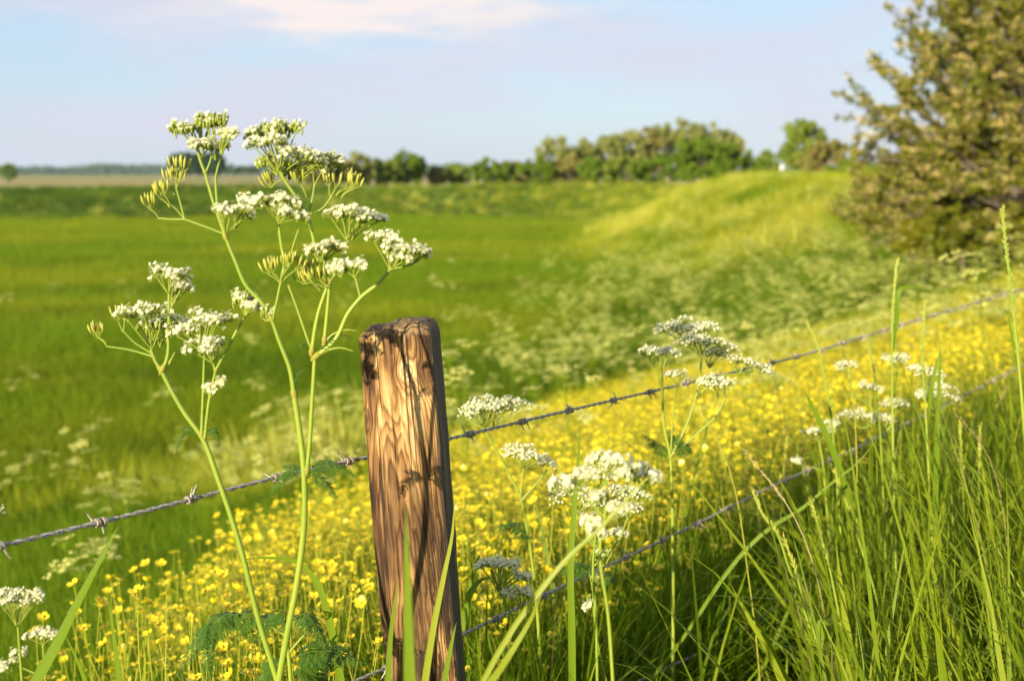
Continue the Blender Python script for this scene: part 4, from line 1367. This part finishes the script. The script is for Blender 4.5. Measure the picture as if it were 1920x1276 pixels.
x, y, r, a = x[keep], y[keep], r[keep], a[keep]
P = np.column_stack([x, y, hgt(x, y)])
pp = proj(P + [0, 0, 0.65])
vis = (pp[:, 0] > 5) & (pp[:, 0] < 1560) & (pp[:, 1] > 380) & (pp[:, 1] < 1250)
order = np.argsort(np.where(vis, r, 1e9))
ind, rest = order[:270], order[270:]
rot, scl, idx = rots(len(x), 0.1), RNG.uniform(0.75, 1.1, len(x)), RNG.integers(0, 6, len(x))
for k in ind:
    o = bpy.data.objects.new('cow_parsley', CP[idx[k]])
    COL.objects.link(o)
    o.location, o.rotation_euler, o.scale = tuple(P[k]), tuple(rot[k]), (scl[k],) * 3
    tag(o, 'blurred cow parsley plant with pale heads in the drift on the slope beyond the fence', 'wildflower', 'cow parsley in the drift beyond the fence')
scatter('cow_parsley_drift', 'far cow parsley flowering along the dike slope up to the hawthorn', CP, P[rest], rot[rest], scl[rest], idx[rest])
print('parsley', len(x))

# the uncut grass along the fence
mb = MB()
N0 = 46000
tt = RNG.uniform(-1.3, 6.5, N0)
ss = RNG.uniform(-2.4, 0.55, N0)
x = FO[0] + FU[0] * tt + FN[0] * ss
y = FO[1] + FU[1] * tt + FN[1] * ss
r = np.hypot(x, y)
keep = (r > 1.35) & (y > 0.2) & (RNG.random(N0) < np.where(ss > 0.3, 0.06, np.where(ss > 0.08, 0.3, 1))) & (RNG.random(N0) < np.clip(5 / (r + 1.5), 0, 1))
pa_ = 960 + FPX * x / np.maximum(y, 0.1)
keep &= ~((x < 0.02) & (y < 1.3))
low_ = (pa_ > 1080) & (pa_ < 1560) & (ss < 0.12) & (y > 1.0)
keep &= ~(low_ & (RNG.random(N0) < 0.3))
x, y, low_ = x[keep], y[keep], low_[keep]
n = len(x)
b = np.column_stack([x, y, hgt(x, y) - 0.02])
tall = RNG.random(n)
Hh = np.where(tall < 0.45, RNG.uniform(0.2, 0.4, n), np.where(tall < 0.93, RNG.uniform(0.38, 0.6, n), RNG.uniform(0.55, 0.72, n)))
Hh = Hh * np.where(x < 0.05, 0.75, 1.0) * np.where(low_ & (RNG.random(n) < 0.96), 0.36, 1.0)
Ww = np.where(RNG.random(n) < 0.66, RNG.uniform(0.003, 0.007, n), np.where(RNG.random(n) < 0.75, RNG.uniform(0.007, 0.0115, n), RNG.uniform(0.0115, 0.016, n)))
az_ = np.where(RNG.random(n) < 0.45, RNG.normal(2.6, 0.9, n), RNG.uniform(0, 6.28, n))
blades(mb, b, Hh, Ww, az_, np.abs(RNG.normal(0.05, 0.2, n)), np.abs(RNG.normal(0, 0.75, n)) + (RNG.random(n) < 0.2) * RNG.uniform(0.6, 1.8, n), 6, twist=RNG.normal(0, 0.7, n))
# flowering stems and a little straw in among the blades
k = 0
while k < 150:
    t_, s_ = RNG.uniform(0.2, 6.0), RNG.uniform(-1.6, 0.3)
    q = FO + FU * t_ + FN * s_
    if np.hypot(*q) < 1.5 or q[0] < 0.12 or (1080 < 960 + FPX * q[0] / q[1] < 1450 and q[1] < 2.4):
        continue
    k += 1
    h0 = RNG.uniform(0.48, 0.72)
    az0, ln = RNG.uniform(0, 6.28), RNG.uniform(0.02, 0.22)
    b0 = np.array([q[0], q[1], hgt(q[0], q[1])[0] - 0.02])
    dv = np.array([math.cos(az0), math.sin(az0), 0]) * ln
    S = smooth_path([b0, b0 + dv * 0.25 + [0, 0, h0 * 0.5], b0 + dv * 0.65 + [0, 0, h0 * 0.85], b0 + dv * 1.15 + [0, 0, h0]], 6)
    mm = 1 if RNG.random() < 0.6 else 2
    tube(mb, S, [0.0013, 0.0008], 4, mm)
    nn_ = 34
    tt_ = np.linspace(0.74, 1.0, nn_)
    A = np.array([np.interp(tt_, np.linspace(0, 1, len(S)), S[:, z_]) for z_ in range(3)]).T
    T_ = nrm(np.gradient(A, axis=0))
    spindles(mb, A, A + nrm(T_ + RNG.normal(0, 0.28, A.shape)) * RNG.uniform(0.006, 0.011, nn_)[:, None], 0.0009, mm, 4)
g_ = link('grass', mb.mesh('grass', [M['near_grass'], M['seed'], M['straw']]))
tag(g_, 'tall uncut green grass along the barbed wire at right', 'ground cover', kind='stuff')
print('grass blades', n)

# ---------------------------------------------------------------- trees
def bark(name, a, b):
    m, nt, out = new_mat(name)
    tcn = nd(nt, 'ShaderNodeTexCoord')
    nz = noise(nt, vscale(nt, tcn.outputs['Object'], (14, 14, 3)), 1.0, 4, 0.6)
    p = nd(nt, 'ShaderNodeBsdfPrincipled')
    nt.links.new(mixc(nt, nz, a, b), p.inputs['Base Color'])
    p.inputs['Roughness'].default_value = 0.9
    nt.links.new(p.outputs[0], out.inputs[0])
    return m


M['bark'] = bark('bark', (0.09, 0.07, 0.05), (0.17, 0.14, 0.10))
M['bark_pale'] = bark('bark_pale', (0.22, 0.18, 0.12), (0.32, 0.27, 0.18))
M['haw_leaf'] = leaf_mat('haw_leaf', (0.10, 0.125, 0.006), (0.24, 0.23, 0.014), 0.34, rough=0.45, spec=0.3)
M['haw_bloom'] = leaf_mat('haw_bloom', (0.72, 0.55, 0.18), (0.82, 0.68, 0.30), 0.4, tcol=(1, 1, 0.8))
M['crown_mid'] = leaf_mat('crown_mid', (0.15, 0.21, 0.03), (0.22, 0.28, 0.04), 0.3)
M['crown_dark'] = leaf_mat('crown_dark', (0.11, 0.18, 0.014), (0.15, 0.23, 0.018), 0.3)
M['crown_shade'] = leaf_mat('crown_shade', (0.025, 0.06, 0.025), (0.045, 0.09, 0.03), 0.1)
M['crown_pale'] = leaf_mat('crown_pale', (0.24, 0.27, 0.07), (0.33, 0.34, 0.10), 0.35)
M['crown_brown'] = leaf_mat('crown_brown', (0.20, 0.20, 0.05), (0.30, 0.26, 0.08), 0.3)
M['crown_far'] = leaf_mat('crown_far', (0.05, 0.10, 0.035), (0.07, 0.12, 0.04), 0.1)


def leaf_cloud(mb, C, size, rng, m=0, asp=0.6):
    n = len(C)
    N_ = nrm(rng.normal(size=(n, 3)) + [0, 0, 0.4])
    u = nrm(np.cross(N_, rng.normal(size=(n, 3))))
    v = np.cross(N_, u)
    s = (size * rng.uniform(0.6, 1.35, n))[:, None]
    mb.add(np.stack([C - u * s, C - v * s * asp + N_ * s * 0.2, C + u * s, C + v * s * asp + N_ * s * 0.2], 1).reshape(-1, 3), np.arange(n * 4).reshape(-1, 4), m)


def tree(name, label, cat, base, crown_c, rad, mat, seed, nclump=60, per=60, leaf=0.16, limbs=6, trunk_r=None, group=None, bk='bark', csize=0.22, top=0.0, gaps=0.0, upright=False):
    """crown of leaf clumps hung on limbs from a tapering trunk; base and crown_c in metres"""
    rng = np.random.default_rng(seed)
    base, cc, rad = np.array(base, float), np.array(crown_c, float) - np.array(base, float), np.array(rad, float)
    r = thing(name, label, cat, base, group)
    H = cc[2]
    tr = trunk_r or max(0.08, 0.028 * (H + rad[2]))
    mb = MB()
    tp = np.array([cc[0] * 0.9, cc[1] * 0.9, cc[2] + rad[2] * 0.35])
    if tp[2] < 0.5:
        tp[2] = 0.5
    tube(mb, smooth_path([[0, 0, -0.3], [tp[0] * 0.25 + rng.normal(0, 0.05), 0, tp[2] * 0.35], [tp[0] * 0.7, tp[1] * 0.6, tp[2] * 0.7], tp], 4), [tr, tr * 0.8, tr * 0.5, tr * 0.22], 8)
    cl = []
    k = 0
    while len(cl) < nclump and k < nclump * 30:
        k += 1
        q = rng.normal(size=3)
        q = q / np.linalg.norm(q) * rng.uniform(0.35, 1.0) ** 0.55
        if gaps and math.sin(q[0] * 5 + seed) * math.sin(q[2] * 4 + seed * 1.7) > 1 - gaps:
            continue
        q = q * rng.uniform(0.82, 1.12)
        p_ = cc + q * rad
        if top:
            p_[2] += top * (rng.random() - 0.3) * (1 - abs(q[0]))
        if p_[2] > 0.12:
            cl.append(p_)
    cl = np.array(cl)
    for j in range(limbs):
        e = cl[rng.integers(len(cl))]
        s = np.array([tp[0] * 0.5, tp[1] * 0.5, tp[2] * rng.uniform(0.3, 0.7)])
        tube(mb, smooth_path([s, (s + e) / 2 + [0, 0, 0.1 * H], e], 4), [tr * 0.4, tr * 0.1], 5)
    link('trunk', mb.mesh('trunk', [M[bk]]), r)
    mb = MB()
    R = csize * min(rad[0], rad[2]) if csize < 1 else csize
    sz = R * rng.uniform(0.55, 1.35, len(cl))
    C = np.repeat(cl, per, 0)
    S = np.repeat(sz, per)[:, None]
    q = rng.normal(size=(len(C), 3))
    q = q / np.linalg.norm(q, axis=1, keepdims=True) * rng.random((len(C), 1)) ** 0.5
    if upright:
        q = q * [0.75, 0.75, 1.7]
    C = C + q * S
    C = C[C[:, 2] > 0.05]
    leaf_cloud(mb, C, leaf, rng)
    link('crown', mb.mesh('crown', [M[mat]]), r)
    return r


def far_tree(name, label, cat, D, xc, ytop, ybot, wpx, mat, seed, group=None, z0=None, **kw):
    s = D / FPX
    top, bot = at(xc, ytop, D), at(xc, ybot, D)
    g = z0 if z0 is not None else hgt(top[0], top[1])[0]
    rz = (top[2] - bot[2]) / 2
    return tree(name, label, cat, (top[0], top[1], g), (top[0], top[1], top[2] - rz), (wpx * s / 2, wpx * s / 2 * 0.9, rz), mat, seed, group=group, **kw)


GF = 'trees and bushes beyond the far bank'
far_tree('tree', 'lone round bush poking up at the far left of the horizon', 'tree', 420, 15, 304, 334, 36, 'crown_dark', 60, leaf=0.6, nclump=30, per=40, limbs=3)
for k, (xc, yt, wpx) in enumerate([(333, 290, 30), (352, 288, 30), (371, 287, 30), (391, 288, 30), (408, 293, 26)]):
    far_tree('tree', 'tall %s tree of the dark block behind the tallest flower head' % ('leftmost', 'second', 'middle', 'fourth', 'rightmost')[k], 'tree', 520, xc, yt - 2, 327, wpx * 1.15, 'crown_shade', 61 + k, group='dense block of far trees', leaf=0.7, nclump=80, per=60, limbs=3)
far_tree('tree', 'small far tree just right of the dark block of trees', 'tree', 520, 440, 308, 324, 30, 'crown_far', 67, leaf=0.6, nclump=25, per=40, limbs=3)
far_tree('tree', 'small far tree showing between the two stalks of seeds', 'tree', 520, 470, 312, 324, 30, 'crown_far', 68, leaf=0.6, nclump=25, per=40, limbs=3)
for k, (xc, yt, yb, wpx, mt, lb) in enumerate([
        (588, 298, 345, 60, 'crown_brown', 'brownish bushy tree left of the row beyond the bank, behind the flower stems'),
        (632, 296, 345, 56, 'crown_brown', 'second brownish bushy tree of the row beyond the bank'),
        (676, 292, 345, 52, 'crown_pale', 'paler rounded tree in the middle of the short row beyond the bank'),
        (718, 300, 348, 56, 'crown_mid', 'low green tree between the pale one and the twin-topped one'),
        (758, 287, 348, 56, 'crown_dark', 'tallest dark tree at the right end of the short row'),
        (784, 290, 345, 26, 'crown_dark', 'narrow dark tree hugging the tallest one at the row end'),
        (820, 318, 348, 40, 'crown_brown', 'low brown bush right of the short row of trees'),
        (858, 311, 348, 46, 'crown_mid', 'low dome-shaped green bush standing apart on the bank')]):
    far_tree('tree', lb, 'tree', 125 + 3 * k, xc, yt - 4, yb, wpx * 1.15, mt, 70 + k, GF, leaf=0.17, nclump=70, per=60)
for k, (xc, yt, yb, wpx, mt, lb, D) in enumerate([
        (922, 305, 350, 60, 'crown_dark', 'low dark bush at the left end of the long hedge', 104),
        (968, 309, 350, 60, 'crown_brown', 'low brownish bush second from the left end of the long hedge', 106),
        (1015, 303, 350, 64, 'crown_dark', 'dark bush of the long hedge below the leftmost pale tree', 104),
        (1066, 300, 350, 66, 'crown_brown', 'brown-green bush of the long hedge between two pale trees', 105),
        (1118, 300, 352, 70, 'crown_dark', 'dark bush of the long hedge under the gap in the pale trees', 103),
        (1172, 300, 352, 76, 'crown_mid', 'green bush of the long hedge under the feathery trees', 102),
        (1226, 300, 350, 70, 'crown_dark', 'dark bush of the long hedge touching the big round bush', 100)]):
    far_tree('bush', lb, 'bush', D, xc, yt - 8, yb, wpx * 1.4, mt, 80 + k, GF, leaf=0.14, nclump=60, per=60)
for k, (xc, yt, yb, wpx, mt, lb) in enumerate([
        (1042, 261, 330, 54, 'crown_pale', 'leftmost pale feathery tree standing apart over the hedge'),
        (1096, 267, 330, 46, 'crown_pale', 'shorter pale feathery tree second from the left over the hedge'),
        (1146, 252, 330, 46, 'crown_pale', 'pale feathery tree where the tall row begins to climb'),
        (1184, 246, 330, 44, 'crown_pale', 'thin feathery tree with sky showing through its top'),
        (1216, 240, 330, 44, 'crown_brown', 'brownish bare-topped feathery tree in the tall row'),
        (1252, 232, 330, 46, 'crown_pale', 'pale feathery tree left of the tallest one'),
        (1290, 225, 320, 44, 'crown_pale', 'tallest pale feathery tree of the row, behind the big round bush'),
        (1328, 236, 320, 48, 'crown_pale', 'pale tree showing over the right shoulder of the big round bush'),
        (1366, 246, 320, 44, 'crown_pale', 'last pale tree at the right end of the tall row')]):
    far_tree('tree', lb, 'tree', 122 + 2 * k, xc, yt - 4, yb, wpx * 1.4, mt, 90 + k, GF, leaf=0.13, nclump=100, per=55, gaps=0.2, bk='bark_pale', limbs=9)
far_tree('bush', 'big dark round bush in front of the tall pale row', 'bush', 92, 1322, 258, 348, 140, 'crown_dark', 101, GF, leaf=0.13, nclump=130, per=75)
far_tree('bush', 'dark green bush filling the dip right of the big round bush', 'bush', 94, 1412, 285, 348, 70, 'crown_dark', 102, GF, leaf=0.13, nclump=60, per=60)
far_tree('bush', 'small bluish bush in the dip before the white sign', 'bush', 105, 1442, 280, 346, 50, 'crown_mid', 103, GF, leaf=0.14, nclump=50, per=55)
far_tree('tree', 'round-topped dark tree just left of the hawthorn', 'tree', 66, 1510, 231, 318, 100, 'crown_mid', 104, GF, leaf=0.10, nclump=90, per=80, bk='bark_pale', csize=0.25, z0=0.9)
far_tree('bush', 'tan leaning bush between the round-topped tree and the hawthorn', 'bush', 52, 1555, 262, 345, 110, 'crown_brown', 105, GF, leaf=0.07, nclump=80, per=75, bk='bark_pale', z0=0.95)
far_tree('bush', 'dark thicket at the foot of the leaning tan bush', 'bush', 48, 1610, 300, 350, 110, 'crown_dark', 106, GF, leaf=0.07, nclump=60, per=70, z0=0.9)

# far woods on the horizon
m_far = M['crown_far']
for nm, lb, D, x0, x1, yt in (('treeline', 'hazy blue line of far woods along the horizon', 2400, -500, 1000, 311), ('treeline', 'hazy far woods behind the gap in the trees at centre', 2000, 760, 1600, 312)):
    rng = np.random.default_rng(int(D))
    n = 26000
    px = rng.uniform(x0, x1, n)
    top = yt + 3.0 * np.sin(px * 0.021 + D) + 2.0 * np.sin(px * 0.057) + 1.0 * np.sin(px * 0.13)
    py = top + (327 - top) * rng.random(n) ** 0.7
    s = D / FPX
    C = np.column_stack([(px - 960) * s, D + rng.uniform(-60, 60, n), CAM_Z + (325 - py) * s])
    mb = MB()
    leaf_cloud(mb, C, 3.2, rng)
    o = link(nm, mb.mesh(nm, [m_far]))
    tag(o, lb, 'woods', kind='stuff')


# ---------------------------------------------------------------- hawthorn on the dike at right
def hawthorn(label, D, seed, cx, ctop, cbot, half_w, base_px, n_main=13, n_sec=11, n_tw=7, per=13, trim=None, scale=1.0):
    rng = np.random.default_rng(seed)
    s = D / FPX
    b = at(*base_px, D)
    b[2] = hgt(b[0], b[1])[0]
    r = thing('hawthorn', label, 'tree', b, 'hawthorns on the dike')
    top, bot = at(cx, ctop, D) - b, at(cx, cbot, D) - b
    cc = (top + bot) / 2
    rz, rx = (top[2] - bot[2]) / 2, half_w * s
    mb, LC, BC_, BN = MB(), [], [], []

    def shell(u, v):
        """edge of the crown in direction u (azimuth), v (height -1..1)"""
        w = math.sqrt(max(0.02, 1 - abs(v) ** (2.1 if v > 0 else 5))) * (1.0 - 0.10 * v)
        return cc + np.array([rx * w * math.cos(u), rx * w * math.sin(u) * 0.9, rz * v])
    for k in range(n_main * n_sec):
        u = k * 2.39996 + rng.normal(0, 0.2)
        v = -0.92 + 1.9 * ((k + 0.5) / (n_main * n_sec)) + rng.normal(0, 0.05)
        v = float(np.clip(v, -0.95, 0.98))
        e = shell(u, v)
        e = cc + (e - cc) * rng.uniform(0.5, 1.16)
        st = np.array([cc[0] * 0.3, cc[1] * 0.3, max(0.25, (cc[2] + rz * (v - 0.75)) * rng.uniform(0.5, 0.9))])
        mid = st * 0.45 + e * 0.55 + np.array([0, 0, 0.10 * rz])
        P = smooth_path([st, mid, e], 6)
        tube(mb, P, [0.035 * scale, 0.018 * scale, 0.006 * scale], 5)
        d0 = nrm(e - st)
        for q in range(n_tw):
            t = rng.uniform(0.42, 1.0)
            c = np.array([np.interp(t, np.linspace(0, 1, len(P)), P[:, z]) for z in range(3)])
            dr = nrm(d0 * 0.8 + rng.normal(0, 0.55, 3) + [0, 0, 0.45])
            L = rng.uniform(0.22, 0.6) * scale
            tw = smooth_path([c, c + dr * L * 0.55, c + dr * L + [0, 0, -0.03]], 4)
            tube(mb, tw, [0.006 * scale, 0.0025 * scale], 4)
            tt = rng.random(per * 3)
            cp = np.array([np.interp(tt, np.linspace(0, 1, len(tw)), tw[:, z]) for z in range(3)]).T
            LC.append(cp + rng.normal(0, 0.028 * scale, cp.shape))
            if rng.random() < 0.82:
                nb = rng.integers(2, 4)
                ts = rng.random(nb)
                cb = np.array([np.interp(ts, np.linspace(0, 1, len(tw)), tw[:, z]) for z in range(3)]).T + [0, 0, 0.03]
                cb = np.repeat(cb, 22, 0)
                BC_.append(cb + rng.normal(0, 1, cb.shape) * [0.045 * scale, 0.045 * scale, 0.020 * scale])
    for j in range(4):
        e = np.array([cc[0] * 0.3 + rng.normal(0, 0.12), cc[1] * 0.3 + rng.normal(0, 0.12), cc[2] * (0.7 + 0.12 * j) + rz * 0.25 * j])
        tube(mb, smooth_path([[rng.normal(0, 0.1), rng.normal(0, 0.1), -0.2], e * [0.5, 0.5, 0.4], e], 5), [0.10 * scale, 0.03 * scale], 7)
    link('trunk', mb.mesh('trunk', [M['bark']]), r)
    mb = MB()
    LC = np.concatenate(LC)
    leaf_cloud(mb, LC[LC[:, 2] > 0.02], 0.034 * scale, rng, 0, 0.7)
    link('crown', mb.mesh('crown', [M['haw_leaf']]), r)
    mb = MB()
    C = np.concatenate(BC_)
    C = C[C[:, 2] > 0.05]
    florets(mb, C, nrm(rng.normal(0, 0.5, C.shape) + [-0.15, -0.3, 0.8]), 0.012 * scale, rng)
    link('blossom', mb.mesh('blossom', [M['haw_bloom']]), r)
    print(label, len(LC), len(C))
    return r


hawthorn('big blossoming hawthorn at the right edge, cream sprays among its leaves', 23.0, 5, 1985, -170, 465, 350, (1965, 460), n_main=18, n_sec=15, n_tw=9, scale=1.32)
hawthorn('low brownish hawthorn scrub under the left side of the big hawthorn', 26.0, 6, 1725, 300, 445, 130, (1715, 455), n_main=8, n_sec=9, n_tw=8, scale=1.25)

for lb, xc, yt, yb, wpx, D, sd_ in (('dark bush in the shade at the foot of the big hawthorn', 1810, 385, 485, 170, 22.0, 110), ('dark bush at the right edge under the big hawthorn', 1930, 390, 490, 150, 21.5, 111), ('dark low bush left of the hawthorn foot', 1745, 400, 480, 120, 23.0, 112)):
    far_tree('bush', lb, 'bush', D, xc, yt, yb, wpx, 'haw_leaf', sd_, 'bushes under the hawthorn', leaf=0.045, nclump=60, per=110, csize=0.3, trunk_r=0.03)

# white sign on the dike path
D = 62
sg = at(1465, 314, D)
gz = hgt(sg[0], sg[1])[0]
r = thing('sign', 'small white sign on a thin post on the far dike crest', 'sign', (sg[0], sg[1], gz))
m, nt, out = new_mat('sign_white')
p = nd(nt, 'ShaderNodeBsdfPrincipled')
p.inputs['Base Color'].default_value = (0.6, 0.6, 0.58, 1)
p.inputs['Roughness'].default_value = 0.5
nt.links.new(p.outputs[0], out.inputs[0])
mb = MB()
hz = sg[2] - gz
tube(mb, [[0, 0, -0.2], [0, 0, max(0.3, hz)]], 0.03, 8)
link('pole', mb.mesh('pole', [metal('sign_pole', (0.3, 0.3, 0.3), (0.35, 0.34, 0.32))]), r)
import bmesh
bm = bmesh.new()
bmesh.ops.create_cube(bm, size=1.0, matrix=Matrix.Translation((0, -0.045, max(0.35, hz))) @ Matrix.Diagonal((0.17, 0.02, 0.24, 1)))
bmesh.ops.bevel(bm, geom=bm.edges[:], offset=0.008, segments=2, affect='EDGES')
me = bpy.data.meshes.new('panel')
bm.to_mesh(me)
bm.free()
me.materials.append(m)
link('panel', me, r)

# ---------------------------------------------------------------- evening haze over the flat land
import bmesh as _bm
hb = _bm.new()
_bm.ops.create_cube(hb, size=1.0, matrix=Matrix.Translation((0, 0, (-3.2 + 30) / 2)) @ Matrix.Diagonal((8800, 8800, 33.2, 1)))
hm = bpy.data.meshes.new('haze')
hb.to_mesh(hm)
hb.free()
m, nt, out = new_mat('haze')
v = nd(nt, 'ShaderNodeVolumePrincipled')
v.inputs['Color'].default_value = (0.62, 0.80, 1.0, 1)
v.inputs['Density'].default_value = 0.00007
v.inputs['Anisotropy'].default_value = 0.0
nt.links.new(v.outputs[0], out.inputs['Volume'])
hm.materials.append(m)
tag(link('haze', hm), 'thin blue evening haze over the far fields', 'haze', kind='stuff')
